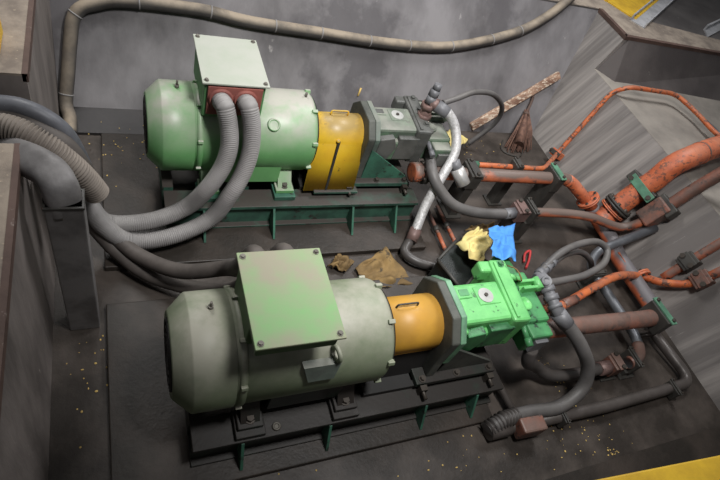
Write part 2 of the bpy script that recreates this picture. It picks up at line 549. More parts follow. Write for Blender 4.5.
# hall floor behind and to the right
m = MB()
m.prism([(-2.6, yb(TOP) - 0.004, TOP - 0.02), (xr(TOP), yb(TOP) - 0.004, TOP - 0.02), (xr(TOP) + 0.01, 2.35, TOP - 0.02), (9, 2.16, TOP - 0.02), (9, 9, TOP - 0.02), (-2.6, 9, TOP - 0.02)], (0, 0, 0.026))
struct(m.build('floor_hall', 'deckfar'))
m = MB()
m.prism([(xr(TOP), yb(TOP), TOP), (xr(TOP) + 0.02, 2.37, TOP), (6.2, 2.29, TOP), (6.2, 2.45, TOP), (4.35, 2.72, TOP), (3.9, 3.4, TOP), (2.4, 3.4, TOP), (2.4, yb(TOP), TOP)], (0, 0, 0.012))
struct(m.build('trim_apron', 'deck'))
m = MB()
m.prism([(xr(TOP) - 0.012, yb(TOP), TOP - 0.02), (xr(TOP) + 0.035, yb(TOP), TOP - 0.02), (xr(TOP) + 0.035, 2.38, TOP - 0.02), (xr(TOP) - 0.012, 2.345, TOP - 0.02)], (0, 0, 0.035))
m.prism([(xr(TOP) - 0.012, 2.345, TOP - 0.02), (xr(TOP) - 0.0, 2.385, TOP - 0.02), (6.4, 2.285, TOP - 0.02), (6.4, 2.25, TOP - 0.02)], (0, 0, 0.035))
struct(m.build('trim_right_edge', 'rustedge'))
m = MB()
m.b2(-2.6, 6, -2.6, -1.02, -0.1, TOP)
struct(m.build('wall_front', 'wall_left'))
# machine plinths
m = MB()
m.b2(-0.70, 1.42, 0.86, 1.98, -0.02, 0.04)
struct(m.build('trim_rear_plinth', 'plinth', bevel=0.006))
m = MB()
m.b2(-0.70, 1.36, -0.42, 0.62, -0.02, 0.04)
struct(m.build('trim_front_plinth', 'plinth', bevel=0.006))
m = MB()
m.b2(-0.95, 3.2, -1.05, -0.80, -0.01, 0.012)
struct(m.build('trim_front_plate', 'plinth'))
m = MB()
m.prism([(-0.95, 2.0, -0.02), (-0.95, 2.0, 0.02), (-0.95, 2.235, 0.05), (-0.95, 2.26, -0.02)], (2.4, 0, 0))
struct(m.build('trim_back_kerb', 'oil'))


# ------------------------------------------------------------------ one motor and pump set
def bolt_ring(mb, xs, yc, zc, R, n, r, l, a0=0.0):
    for k in range(n):
        a = a0 + 2 * math.pi * k / n
        p = Vector((xs, yc + R * math.cos(a), zc + R * math.sin(a)))
        mb.hexa(p, p + Vector((l, 0, 0)), r)


ZC = 0.539


def motor(yc, rear):
    s = 1 if rear else -1             # which way the terminal box is shifted; glands face the other way
    paint = 'motor_r' if rear else 'motor_f'
    t = thing('electric_motor', (0.1, yc, 0.259),
              'green electric motor with pale lid, at the back against the far wall' if rear else
              'larger looking grey-green dusty electric motor in the foreground', 'motor')
    MB().lathe((-0.2, yc, ZC), (1, 0, 0), [(0, 0.24), (0.005, 0.257), (0.70, 0.257), (0.72, 0.25), (0.735, 0.235)], 64).build('housing', paint, t)
    m = MB().lathe((-0.445, yc, ZC), (1, 0, 0), [(0.004, 0.17), (0, 0.186), (0.006, 0.194), (0.072, 0.259), (0.08, 0.263), (0.247, 0.264), (0.249, 0.257)], 64)
    o = m.build('fan_cowl', paint, t)
    g = MB()
    for rr in (0.05, 0.085, 0.12, 0.155):
        g.torus((-0.444, yc, ZC), (1, 0, 0), rr, 0.006, 40, 6)
    for k in range(6):
        a = math.pi * k / 3
        g.cyl((-0.444, yc, ZC), (-0.444, yc + 0.17 * math.cos(a), ZC + 0.17 * math.sin(a)), 0.004, seg=6)
    g.build('grille', 'black', o)
    MB().lathe((-0.185, yc, ZC), (1, 0, 0), [(0, 0.25), (0, 0.264), (0.03, 0.264), (0.03, 0.25)], 64).build('band', paint, t)
    e = MB().lathe((0.534, yc, ZC), (1, 0, 0), [(0, 0.232), (0.012, 0.226), (0.02, 0.16), (0.05, 0.12)], 56).build('end_shield', 'black', t)
    for k in range(8):
        a = math.radians(22.5 + 45 * k)
        MB().box((0.515, yc + 0.257 * math.cos(a), ZC + 0.257 * math.sin(a)), (0.035, 0.026, 0.022), Matrix.Rotation(a, 4, 'X'), 0.004).build('shield_lug', paint, t)
    for k in range(8):
        a = math.radians(22.5 + 45 * k)
        MB().box((-0.17, yc + 0.266 * math.cos(a), ZC + 0.266 * math.sin(a)), (0.03, 0.024, 0.02), Matrix.Rotation(a, 4, 'X'), 0.004).build('cowl_lug', paint, t)
    yl = yc + 0.033 * s
    bxm = MB()
    if rear:
        bxm.b2(-0.165, 0.165, yl - 0.20, yl + 0.20, 0.76, 0.985, 0.008)
    else:
        bxm.b2(-0.165, 0.165, yl - 0.20, yl + 0.20, 0.90, 0.985, 0.008).b2(-0.164, 0.164, yl - 0.08, yl + 0.199, 0.76, 0.92, 0.006)
    bx = bxm.build('terminal_box', 'box_r' if rear else 'box_f', t)
    ld = MB().b2(-0.18, 0.18, yl - 0.22, yl + 0.22, 0.988, 1.0, 0.003).build('box_lid', 'lid_r' if rear else 'lid_f', t)
    for sx in (-1, 1):
        for sy in (-1, 1):
            MB().cyl((sx * 0.157, yl + sy * 0.197, 0.998), (sx * 0.157, yl + sy * 0.197, 1.003), 0.013).hexa((sx * 0.157, yl + sy * 0.197, 1.0), (sx * 0.157, yl + sy * 0.197, 1.011), 0.009).build('lid_bolt', 'bolt', ld)
    yg = yl - 0.20 * s
    MB().b2(-0.148, 0.148, min(yg, yg - 0.016 * s), max(yg, yg - 0.016 * s), 0.79, 0.975, 0.003).build('gland_plate', 'red', bx)
    for gx in (-0.077, 0.056):
        MB().lathe((gx, yg - 0.014 * s, 0.90), (0, -s, 0), [(0, 0.066), (0.008, 0.068), (0.010, 0.060), (0.016, 0.06)], 24).build('cable_gland', 'red', bx)
    # feet
    for fx in (-0.1, 0.38):
        for sy in (-1, 1):
            f = MB()
            f.b2(fx - 0.06, fx + 0.06, yc + sy * 0.245 - 0.055, yc + sy * 0.245 + 0.055, 0.259, 0.287, 0.004)
            f.prism([(fx - 0.045, yc + sy * 0.16, 0.42), (fx - 0.045, yc + sy * 0.28, 0.285), (fx - 0.045, yc + sy * 0.14, 0.285)], (0.09, 0, 0))
            ft = f.build('foot', paint if rear else 'base_f', t)  # near feet take the frame green with the shade in it
            MB().cyl((fx, yc + sy * 0.262, 0.287), (fx, yc + sy * 0.262, 0.294), 0.024).hexa((fx, yc + sy * 0.262, 0.292), (fx, yc + sy * 0.262, 0.315), 0.018).build('foot_bolt', 'bolt' if rear else 'darkbolt', ft)
    for sy in (-1, 1):
        MB().b2(-0.02, 0.34, yc + sy * 0.225 - 0.01, yc + sy * 0.225 + 0.01, 0.30, 0.44, 0.004).build('side_skirt', paint if rear else 'base_f', t)
    # eyes and plugs
    if rear:
        MB().cyl((-0.28, yc + 0.02, 0.80), (-0.28, yc + 0.02, 0.822), 0.012, seg=10).cyl((-0.28, yc + 0.02, 0.82), (-0.28, yc + 0.02, 0.85), 0.006, seg=10).build('top_stud', 'bolt', t)
        MB().lathe((0.25, yc - 0.176, 0.727), (0, -0.7, 0.72), [(0, 0.04), (0.012, 0.038), (0.013, 0.028), (0.004, 0.025)], 20).build('eye_socket', 'motor_r', t)
        MB().cyl((0.48, yc + .02, 0.79), (0.48, yc + .02, 0.825), 0.008, seg=10).build('top_stud', 'bolt', t)
    else:
        MB().cyl((-0.28, yc + 0.06, 0.79), (-0.28, yc + 0.06, 0.812), 0.012, seg=10).cyl((-0.28, yc + 0.06, 0.81), (-0.28, yc + 0.06, 0.84), 0.006, seg=10).build('top_stud', 'bolt', t)
        MB().torus((0.225, yc - 0.20, 0.745), (1, 0.15, 0.1), 0.034, 0.011, 28, 10).cyl((0.225, yc - 0.17, 0.70), (0.225, yc - 0.185, 0.725), 0.016).build('lifting_eye', paint, t)
        MB().prism([(0.075, yc - 0.235, 0.715), (0.245, yc - 0.235, 0.715), (0.225, yc - 0.262, 0.625), (0.105, yc - 0.262, 0.625)], (0, 0.05, -0.012)).build('eye_bracket', 'bracket_r', t)
    return t


def guard(yc, rear):
    t = thing('coupling_guard', (0.68, yc, 0.3),
              'bright yellow coupling guard beside the far green motor' if rear else 'ochre yellow coupling guard between the near motor and bright green pump', 'guard')
    r, th = (0.128 if rear else 0.146), 0.006
    x0, x1 = (0.56, 0.92) if rear else (0.545, 0.89)

    def arch(rr, a0, a1, n=28):
        return [(yc + rr * math.cos(a0 + (a1 - a0) * k / n), ZC + rr * math.sin(a0 + (a1 - a0) * k / n)) for k in range(n + 1)]
    m = MB()
    o = [(yc + r + 0.16, 0.27)] + arch(r, 0, math.pi) + [(yc - r - 0.16, 0.27)]
    i = [(yc + r - th + 0.16, 0.27)] + arch(r - th, 0, math.pi) + [(yc - r + th - 0.16, 0.27)]
    if not rear:
        o, i = arch(r, -0.62, math.pi + 0.62), arch(r - th, -0.62, math.pi + 0.62)
    bm = m.bm
    R = []
    for x in (x0, x1):
        R.append(([bm.verts.new((x - (0.05 if rear and z < 0.3 else 0), y, z)) for y, z in o], [bm.verts.new((x - (0.05 if rear and z < 0.3 else 0), y, z)) for y, z in i]))
    n = len(o)
    for k in range(n - 1):
        for a, b in ((R[0][0], R[1][0]), (R[0][1], R[1][1])):
            bm.faces.new((a[k], a[k + 1], b[k + 1], b[k])).smooth = True
        for q in R:
            bm.faces.new((q[0][k], q[0][k + 1], q[1][k + 1], q[1][k]))
    for k in (0, n - 1):
        bm.faces.new((R[0][0][k], R[1][0][k], R[1][1][k], R[0][1][k]))
    m.build('shell', 'guard_r' if rear else 'guard_f', t)
    if not rear:
        h = fillet([(0.62, yc + 0.02, ZC + r - 0.004), (0.62, yc + 0.02, ZC + r + 0.026), (0.74, yc + 0.02, ZC + r + 0.026), (0.74, yc + 0.02, ZC + r - 0.004)], 0.015, 5)
        MB().sweep(h, 0.005, 10).build('handle', 'clamp', t)
        e = arch(r, 0, -0.62, 1)[-1]
        yq, zq = yc - (e[0] - yc), e[1]
        MB().sweep([(x0, yq - 0.004, zq), (x1 - 0.02, yq - 0.004, zq)], 0.007, 8).build('lower_lip', 'guard_f', t)
        for sg in (-1, 1):
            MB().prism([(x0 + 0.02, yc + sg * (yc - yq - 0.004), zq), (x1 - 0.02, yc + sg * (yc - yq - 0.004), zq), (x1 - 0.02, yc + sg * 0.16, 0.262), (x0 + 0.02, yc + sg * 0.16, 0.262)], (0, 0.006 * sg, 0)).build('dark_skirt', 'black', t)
        return t
    # overlapping seam strip down the front side
    m = MB()
    sy = yc - r - 0.006
    m.prism([(x0 + 0.16, sy + 0.0, ZC + 0.03), (x0 + 0.175, sy + 0.0, ZC + 0.03), (x0 + 0.115, sy - 0.155, 0.275), (x0 + 0.10, sy - 0.155, 0.275)], (0, 0.012, 0))
    m.build('seam', 'black', t)
    MB().ball((x0 + 0.158, sy + 0.002, ZC + 0.035), 0.012).build('seam_catch', 'guard_r', t)
    h = fillet([(0.68, yc + 0.02, ZC + r - 0.004), (0.68, yc + 0.02, ZC + r + 0.034), (0.80, yc + 0.02, ZC + r + 0.034), (0.80, yc + 0.02, ZC + r - 0.004)], 0.015, 5)
    MB().sweep(h, 0.0055, 10).build('handle', 'guard_r' if rear else 'clamp', t)
    for sg in (-1, 1):
        MB().b2(x0 + 0.02, x1 - 0.02, yc + sg * (r + 0.15) - 0.03, yc + sg * (r + 0.15) + 0.03, 0.255, 0.275, 0.004).build('guard_foot', 'base_r' if rear else 'base_f', t)
    return t


def bracket(yc, rear):
    body = 'bracket_r' if rear else 'bracket_f'
    t = thing('pump_bracket', (1.0, yc, 0.26),
              'grey-green pump bracket behind the bright yellow coupling guard' if rear else 'dark octagonal pump bracket with mint edge beside the ochre guard', 'bracket')
    hs, c = (0.192, 0.09) if rear else (0.207, 0.098)
    dx = 0.03 if rear else 0.0
    oc = [(-hs, -hs + c), (-hs + c, -hs), (hs - c, -hs), (hs, -hs + c), (hs, hs - c), (hs - c, hs), (-hs + c, hs), (-hs, hs - c)]
    ped = oc[4:] + [oc[0]] + [(-hs - 0.01, 0.298 - ZC), (hs + 0.01, 0.298 - ZC), oc[3]]
    MB().prism([(0.868 + dx, yc + a, ZC + b) for a, b in ped], (0.05, 0, 0)).build('bell', 'bracket_f', t, 0.008)
    MB().prism([(0.917 + dx, yc + a * 1.01, ZC + b * 1.01) for a, b in oc], (0.034, 0, 0)).build('flange', 'bracket_r' if rear else 'flange_f', t, 0.004)
    bp = MB().b2(0.80, 1.32, yc - 0.25, yc + 0.25, 0.262, 0.298, 0.005).build('base_plate', 'base_r' if rear else 'base_f', t)
    for sy in (-1, 1):
        MB().prism([(0.948, yc + sy * 0.185, 0.298), (1.30, yc + sy * 0.185, 0.298), (1.30, yc + sy * 0.185, 0.315), (0.948, yc + sy * 0.185, 0.56)], (0, 0.014 * sy, 0)).build('gusset', 'gusset' if rear else body, t)
    for x in (0.84, 1.06, 1.28):
        for sy in (-1, 1):
            MB().cyl((x, yc + sy * 0.225, 0.298), (x, yc + sy * 0.225, 0.304), 0.02).hexa((x, yc + sy * 0.225, 0.302), (x, yc + sy * 0.225, 0.322), 0.015).build('base_bolt', 'darkbolt', bp)
    for x in (0.84, 1.28):
        b = MB().hexa((x, yc - 0.24, 0.262), (x, yc - 0.325, 0.262), 0.012).hexa((x, yc - 0.265, 0.262), (x, yc - 0.285, 0.262), 0.021)
        b.b2(x - 0.02, x + 0.02, yc - 0.285, yc - 0.255, 0.20, 0.29)
        b.build('jacking_bolt', 'darkbolt', t)
    return t


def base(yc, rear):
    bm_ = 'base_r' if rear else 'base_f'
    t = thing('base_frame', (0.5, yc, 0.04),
              'teal green steel base frame under the far motor' if rear else 'shade-darkened green base frame under the near motor', 'frame')
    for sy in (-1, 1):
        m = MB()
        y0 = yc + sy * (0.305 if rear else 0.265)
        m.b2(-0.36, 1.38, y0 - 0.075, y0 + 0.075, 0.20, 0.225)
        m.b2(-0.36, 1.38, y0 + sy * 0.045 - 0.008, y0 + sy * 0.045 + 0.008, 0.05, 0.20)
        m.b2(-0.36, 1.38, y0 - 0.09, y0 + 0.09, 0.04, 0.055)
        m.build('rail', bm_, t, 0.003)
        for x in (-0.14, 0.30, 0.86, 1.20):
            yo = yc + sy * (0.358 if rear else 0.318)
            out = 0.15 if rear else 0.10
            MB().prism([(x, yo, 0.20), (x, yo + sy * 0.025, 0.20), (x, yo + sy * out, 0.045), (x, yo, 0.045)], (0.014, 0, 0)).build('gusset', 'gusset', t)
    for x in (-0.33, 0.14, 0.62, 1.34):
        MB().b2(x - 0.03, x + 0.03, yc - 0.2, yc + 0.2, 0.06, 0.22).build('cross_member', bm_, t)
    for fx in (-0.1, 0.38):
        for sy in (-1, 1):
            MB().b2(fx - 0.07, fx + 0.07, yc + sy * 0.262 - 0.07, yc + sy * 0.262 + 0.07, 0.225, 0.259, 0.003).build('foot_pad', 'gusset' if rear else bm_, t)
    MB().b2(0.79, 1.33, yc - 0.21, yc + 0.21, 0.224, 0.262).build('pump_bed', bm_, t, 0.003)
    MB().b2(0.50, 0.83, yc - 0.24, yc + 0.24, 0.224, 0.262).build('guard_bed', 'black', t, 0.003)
    MB().cyl((0.03, yc - 0.30, 0.225), (0.03, yc - 0.30, 0.232), 0.022).torus((0.03, yc - 0.30, 0.232), (0, 0, 1), 0.016, 0.006).build('washer', 'bolt', t)
    return t


def pump(yc, rear):
    p1, p2 = ('pump_r', 'pump_r2') if rear else ('pump_f', 'pump_f2')
    t = thing('hydraulic_pump', (1.2, yc, 0.40),
              'dust-grey hydraulic pump at the back, below the silver hose' if rear else 'bright green hydraulic pump in the foreground', 'pump')
    z = ZC
    m = MB()
    m.lathe((0.949, yc, z), (1, 0, 0), [(0, 0.15), (0.05, 0.15), (0.055, 0.125), (0.33, 0.125), (0.35, 0.11)], 40)
    m.b2(0.949, 0.985, yc - 0.165, yc + 0.165, z - 0.13, z + 0.13, 0.012)
    m.b2(0.955, 1.30, yc - 0.115, yc + 0.125, z + 0.02, z + 0.135, 0.018)
    m.b2(0.955, 1.31, yc - 0.15, yc - 0.05, z - 0.12, z + 0.06, 0.02)
    body = m.build('body', p1, t)
    m = MB()
    m.b2(1.0, 1.09, yc + 0.03, yc + 0.10, z + 0.125, z + 0.142, 0.006)
    m.b2(1.115, 1.255, yc - 0.02, yc + 0.095, z + 0.125, z + 0.140, 0.006)
    m.build('raised_pad', p1, t)
    MB().b2(1.015, 1.075, yc + 0.045, yc + 0.085, z + 0.139, z + 0.1445).build('oil_pocket', p2, t)
    pl = MB().cyl((1.175, yc + 0.035, z + 0.138), (1.175, yc + 0.035, z + 0.1445), 0.045, seg=32).build('nameplate', 'plate', t)
    MB().hexa((1.175, yc + 0.035, z + 0.144), (1.175, yc + 0.035, z + 0.152), 0.012).build('plate_screw', 'darkbolt', pl)
    # arrow shaped control cover on the near side
    MB().prism([(1.0, yc - 0.12, z + 0.085), (1.10, yc - 0.12, z + 0.105), (1.14, yc - 0.12, z + 0.02), (1.10, yc - 0.12, z - 0.09), (1.0, yc - 0.12, z - 0.09)], (0, -0.05, 0)).build('side_cover', p2, t, 0.006)
    MB().prism([(1.15, yc - 0.11, z + 0.09), (1.31, yc - 0.11, z + 0.09), (1.31, yc - 0.11, z - 0.1), (1.15, yc - 0.11, z - 0.1)], (0, -0.045, 0)).build('side_cover', p2, t, 0.006)
    # wide valve plate across the end
    rot = Matrix.Rotation(math.radians(-4), 4, 'Z')
    m = MB()
    m.box((1.345, yc + 0.055, z + 0.005), (0.115, 0.40, 0.29), rot, 0.016)
    m.box((1.318, yc + 0.055, z + 0.150), (0.022, 0.36, 0.02), rot, 0.005)
    m.box((1.285, yc + 0.225, z + 0.085), (0.10, 0.075, 0.10), rot, 0.014)
    slab = m.build('valve_plate', p2 if rear else p1, t)
    for dy in ((0.22, 0.09, -0.06) if rear else (0.22,)):
        MB().cyl((1.365, yc + dy, z + 0.149), (1.365, yc + dy, z + 0.154), 0.024).hexa((1.365, yc + dy, z + 0.152), (1.365, yc + dy, z + 0.168), 0.016).build('top_bolt', p2, slab)
    for dy, dz in ((0.22, 0.12), (-0.1, 0.12), (0.22, -0.1), (-0.1, -0.1), (0.06, 0.13)):
        MB().hexa((1.385, yc + dy, z + dz), (1.415, yc + dy, z + dz), 0.017).build('plate_bolt', p2, slab)
    m = MB()
    m.b2(1.39, 1.58, yc - 0.13, yc + 0.20, z - 0.12, z + 0.08, 0.016)
    m.b2(1.39, 1.50, yc + 0.10, yc + 0.30, z - 0.09, z + 0.06, 0.014)
    m.b2(1.46, 1.575, yc + 0.18, yc + 0.36, z - 0.10, z + 0.03, 0.014)
    m.build('port_block', p2 if not rear else p1, t)
    MB().lathe((1.45, yc - 0.02, z + 0.078), (0.1, 0, 1), [(0, 0.042), (0.02, 0.042), (0.022, 0.03), (0.008, 0.026)], 24).build('port_boss', p1, t)
    MB().cyl((1.40, yc + 0.17, z + 0.11), (1.50, yc + 0.13, z + 0.10), 0.016).build('adjuster', p1, t)
    m = MB()
    m.b2(1.47, 1.60, yc + 0.055, yc + 0.075, z + 0.075, z + 0.125, 0.005)
    m.b2(1.47, 1.60, yc + 0.10, yc + 0.12, z + 0.075, z + 0.125, 0.005)
    m.b2(1.47, 1.60, yc + 0.055, yc + 0.12, z + 0.07, z + 0.082, 0.003)
    m.cyl((1.59, yc + 0.05, z + 0.11), (1.59, yc + 0.125, z + 0.11), 0.024)
    m.build('lever_bracket', p1, t)
    m = MB()
    m.b2(1.42, 1.57, yc - 0.215, yc - 0.12, z - 0.11, z + 0.055, 0.012)
    m.build('control_box', p2 if not rear else p1, t)
    MB().b2(1.455, 1.545, yc - 0.235, yc - 0.212, z - 0.085, z + 0.02, 0.004).build('port_cover', 'fitgrey' if not rear else p2, t)
    m = MB().hexa((1.40, yc - 0.20, z + 0.03), (1.40, yc - 0.245, z + 0.02), 0.022).cyl((1.40, yc - 0.12, z + 0.045), (1.40, yc - 0.2, z + 0.03), 0.016)
    m.build('drain_plug', 'fitgrey' if rear else p2, t)
    m = MB().sweep(smooth([(1.47, yc + 0.15, z + 0.085), (1.46, yc + 0.10, z + 0.14), (1.44, yc + 0.16, z + 0.17), (1.42, yc + 0.22, z + 0.13)], 0.02), 0.004, 6)
    m.build('sense_line', 'rag_t' if not rear else 'clamp', t)
    return t


YR, YF = 1.505, 0.033
base(YR, True)
motor(YR, True)
guard(YR, True)
bracket(YR, True)
pump(YR, True)
base(YF, False)
motor(YF, False)
guard(YF, False)
bracket(YF, False)
pump(YF, False)


# ------------------------------------------------------------------ cables on the left
def hose(name, pts, r, m, label, cat, group=None, corr=None, step=0.02, ends=None, seg=14):
    path = smooth(pts, step)
    mb = MB()
    if corr:
        a, b = corrugated(path, r, corr[0], corr[1])
        mb.sweep(a, b, seg)
    else:
        mb.sweep(path, r, seg)
    if ends is None:
        return tag(mb.build(name, m), label, cat, group), path
    t = thing(name, pts[0], label, cat, group)
    mb.build('hose', m, t)
    return t, path


hose('cable_conduit', [(-0.077, 1.335, 0.90), (-0.077, 1.285, 0.905), (-0.067, 1.240, 0.912), (-0.040, 1.200, 0.803), (-0.034, 1.160, 0.693), (-0.066, 1.120, 0.576), (-0.148, 1.080, 0.437), (-0.253, 1.100, 0.260), (-0.450, 1.042, 0.220), (-0.669, 1.021, 0.240), (-0.747, 1.002, 0.400), (-0.784, 0.935, 0.620), (-0.841, 0.911, 0.800), (-0.924, 0.964, 0.840)],
     0.049, 'conduit', 'grey ribbed conduit from the left gland of the far motor', 'conduit', 'motor cable conduits', corr=(0.011, 0.003), seg=18)
hose('cable_conduit', [(0.056, 1.335, 0.90), (0.056, 1.285, 0.905), (0.060, 1.240, 0.921), (0.085, 1.200, 0.809), (0.088, 1.160, 0.666), (0.052, 1.110, 0.530), (-0.012, 1.060, 0.414), (-0.112, 1.042, 0.220), (-0.334, 0.971, 0.160), (-0.562, 0.949, 0.160), (-0.688, 0.968, 0.280), (-0.761, 0.971, 0.460), (-0.814, 0.931, 0.660), (-0.883, 0.930, 0.780)],
     0.049, 'conduit', 'grey ribbed conduit from the right gland of the far motor', 'conduit', 'motor cable conduits', corr=(0.011, 0.003), seg=18)
hose('cable_conduit', [(-0.077, 0.205, 0.90), (-0.077, 0.265, 0.905), (-0.08, 0.315, 0.84), (-0.11, 0.35, 0.70), (-0.115, 0.527, 0.440), (-0.324, 0.651, 0.260), (-0.515, 0.839, 0.160), (-0.652, 0.973, 0.200), (-0.742, 1.005, 0.340), (-0.800, 0.955, 0.540), (-0.865, 0.906, 0.720)],
     0.043, 'conduit_d', 'dark smooth conduit sagging in to the near motor, upper one', 'conduit', 'motor cable conduits')
hose('cable_conduit', [(0.056, 0.205, 0.90), (0.056, 0.265, 0.905), (0.05, 0.315, 0.84), (0.02, 0.36, 0.66), (-0.053, 0.487, 0.300), (-0.217, 0.601, 0.140), (-0.468, 0.760, 0.080), (-0.637, 0.920, 0.120), (-0.738, 0.987, 0.260), (-0.796, 0.948, 0.480), (-0.858, 0.917, 0.640)],
     0.043, 'conduit_d', 'dark smooth conduit sagging in to the near motor, lower one', 'conduit', 'motor cable conduits')

hose('corrugated_hose', [(-1.75, 0.95, 0.86), (-1.3, 0.93, 0.96), (-1.029, 0.894, 1.030), (-0.890, 0.838, 1.000), (-0.790, 0.811, 0.900), (-0.736, 0.817, 0.800), (-0.698, 0.828, 0.700)],
     0.051, 'corr', 'thick dusty corrugated hose curving over the left wall notch', 'hose', corr=(0.0145, 0.014), step=0.01, seg=22)
hose('cable_sleeve', [(-1.75, 1.12, 0.86), (-1.3, 1.12, 0.93), (-1.054, 1.109, 0.970), (-0.924, 1.078, 0.960), (-0.827, 1.056, 0.880), (-0.780, 1.080, 0.720), (-0.745, 1.083, 0.550)],
     0.040, 'bluehose', 'smooth bluish grey cable sleeve behind the thick corrugated hose', 'hose')
hose('cable_sleeve', [(-1.75, 1.04, 0.82), (-1.3, 1.03, 0.88), (-1.060, 1.076, 0.920), (-0.919, 1.042, 0.900), (-0.816, 1.001, 0.820), (-0.755, 1.004, 0.660), (-0.718, 1.050, 0.480)],
     0.050, 'conduit_d', 'dull brown-grey cable sleeve between the corrugated hose and bluish sleeve', 'hose')
# sheet metal guard bending from the notch down the wall
m = MB()
pts = smooth([(-1.029, 0.823, 0.960), (-0.962, 0.750, 1.010), (-0.896, 0.681, 1.040), (-0.840, 0.622, 1.045), (-0.812, 0.572, 1.02), (-0.803, 0.552, 0.965), (-0.802, 0.55, 0.90)], 0.015)
m.sweep(pts, 0.068, 28, flat=0.66, power=3.0, ref=(0.2, -0.55, 0.8))
t = thing('cable_duct', (-0.79, 0.5, 0.0), 'dull grey sheet metal cable duct with bent top against the left wall', 'duct')
m.build('bent_top', 'duct', t, 0.0)
MB().b2(-0.872, -0.732, 0.50, 0.60, 0.0, 0.975, 0.006).build('upright', 'duct', t)
MB().b2(-0.876, -0.728, 0.496, 0.604, 0.962, 0.975, 0.003).build('seam', 'clamp', t)

# cable strung along the back wall
pw = [(-0.885, 1.96, 0.045), (-0.885, 2.10, 0.06), (-0.905, 2.196, 0.096), (-0.879, 2.295, 0.259), (-0.852, 2.392, 0.425), (-0.823, 2.470, 0.560), (-0.777, 2.506, 0.622), (-0.688, 2.526, 0.657), (-0.507, 2.546, 0.692), (-0.027, 2.547, 0.694), (0.326, 2.528, 0.660), (0.870, 2.518, 0.644), (1.437, 2.509, 0.628), (1.964, 2.519, 0.644), (2.365, 2.559, 0.713), (2.776, 2.626, 0.829), (3.058, 2.706, 0.966), (3.249, 2.785, 1.104), (3.357, 2.843, 1.203)]
t = thing('wall_cable', pw[8], 'dust-topped thick cable strung along the back wall and down its left corner', 'cable')
path = smooth(pw, 0.025)
MB().sweep(path, 0.044, 16).build('sheath', 'wallhose', t)
for f in (0.06, 0.16, 0.24, 0.33, 0.42, 0.49, 0.57, 0.64, 0.72, 0.80, 0.86):
    p, d = along(path, f)
    MB().sweep([p - d * 0.005, p + d * 0.005], 0.047, 16).build('cable_tie', 'conduit', t)


# ------------------------------------------------------------------ pipes on the right
def flange(parent, p, d, R, th, m, bolts=6, name='flange'):
    p, d = Vector(p), Vector(d).normalized()
    mb = MB().lathe(p - d * th, d, [(0, R * 0.9), (0.002, R), (th * 0.85, R), (th * 0.85, R * 0.92), (th * 1.15, R * 0.92), (th * 1.15, R), (th * 2 - 0.002, R), (th * 2, R * 0.9)], 30)
    o = mb.build(name, m, parent)
    n, b = frame(d, Vector((0, 0, 1)) if abs(d.z) < 0.9 else Vector((1, 0, 0)))
    for k in range(bolts):
        a = 2 * math.pi * (k + 0.5) / bolts
        c = p + (n * math.cos(a) + b * math.sin(a)) * (R * 0.8)
        MB().hexa(c - d * th * 1.7, c + d * th * 1.7, R * 0.13).build('flange_bolt', 'darkbolt', o)
    return o


def clamp(label, p, d, size, m='clamp', plate='clamp', foot=0.0, up=(0, 0, 1), group=None):
    """two-part block clamp with a cover plate, on a post when foot is below it"""
    p = Vector(p)
    R = axes(d, up)
    n = Vector((R[0][2], R[1][2], R[2][2]))
    t = thing('pipe_clamp', (p.x, p.y, foot if foot is not None else p.z - size[2] / 2), label, 'clamp', group)
    MB().box(p, size, R, 0.006).build('block', m, t)
    q = p + n * (size[2] / 2 + 0.006)
    pl = MB().box(q, (size[0] * 0.62, size[1] * 1.12, 0.014), R, 0.003).build('top_plate', plate, t)
    sd = Vector((R[0][1], R[1][1], R[2][1]))
    for sg in (-1, 1):
        c = q + sd * (sg * size[1] * 0.43)
        MB().hexa(c, c + n * 0.022, size[0] * 0.16).build('clamp_bolt', 'darkbolt', pl)
    if foot is not None:
        h = p.z - size[2] / 2
        if h - foot > 0.03:
            MB().b2(p.x - 0.04, p.x + 0.04, p.y - size[1] * 0.45, p.y + size[1] * 0.45, foot + 0.012, h + 0.01, 0.003).build('post', 'clamp', t)
            MB().b2(p.x - 0.07, p.x + 0.07, p.y - size[1] * 0.6, p.y + size[1] * 0.6, foot, foot + 0.014, 0.002).build('foot_plate', 'clamp', t)
    return t


# suction line of the far pump
Pa = fillet([(1.31, 1.268, 0.40), (2.60, 1.215, 0.385), (2.805, 1.230, 0.360), (3.067, 1.042, 0.200)], 0.12)
t = thing('suction_pipe', (2.0, 1.24, 0.34), 'orange and grey horizontal suction pipe from the far pump', 'pipe')
MB().sweep(Pa, 0.050, 20).build('pipe_run', 'orange_d', t)
MB().sweep(Pa[-7:], 0.0515, 20).build('elbow', 'orange', t)
flange(t, (1.40, 1.263, 0.40), (1, -0.04, 0), 0.085, 0.018, 'clamp')
flange(t, (3.013, 1.090, 0.250), (0.674, -0.481, -0.561), 0.095, 0.016, 'orange')
MB().lathe((1.30, 1.266, 0.40), (1, 0, 0), [(0, 0.055), (0.0, 0.072), (0.06, 0.072)], 24).build('reducer', 'orange_d', t)
clamp('dark post clamp under the far suction pipe, next to the silver plug', (1.80, 1.245, 0.39), (1, -0.04, 0), (0.10, 0.17, 0.14), foot=0.0)
clamp('dark post clamp at the elbow of the far suction pipe', (2.60, 1.212, 0.385), (1, 0, 0), (0.08, 0.17, 0.15), plate='clampgreen', foot=0.0)

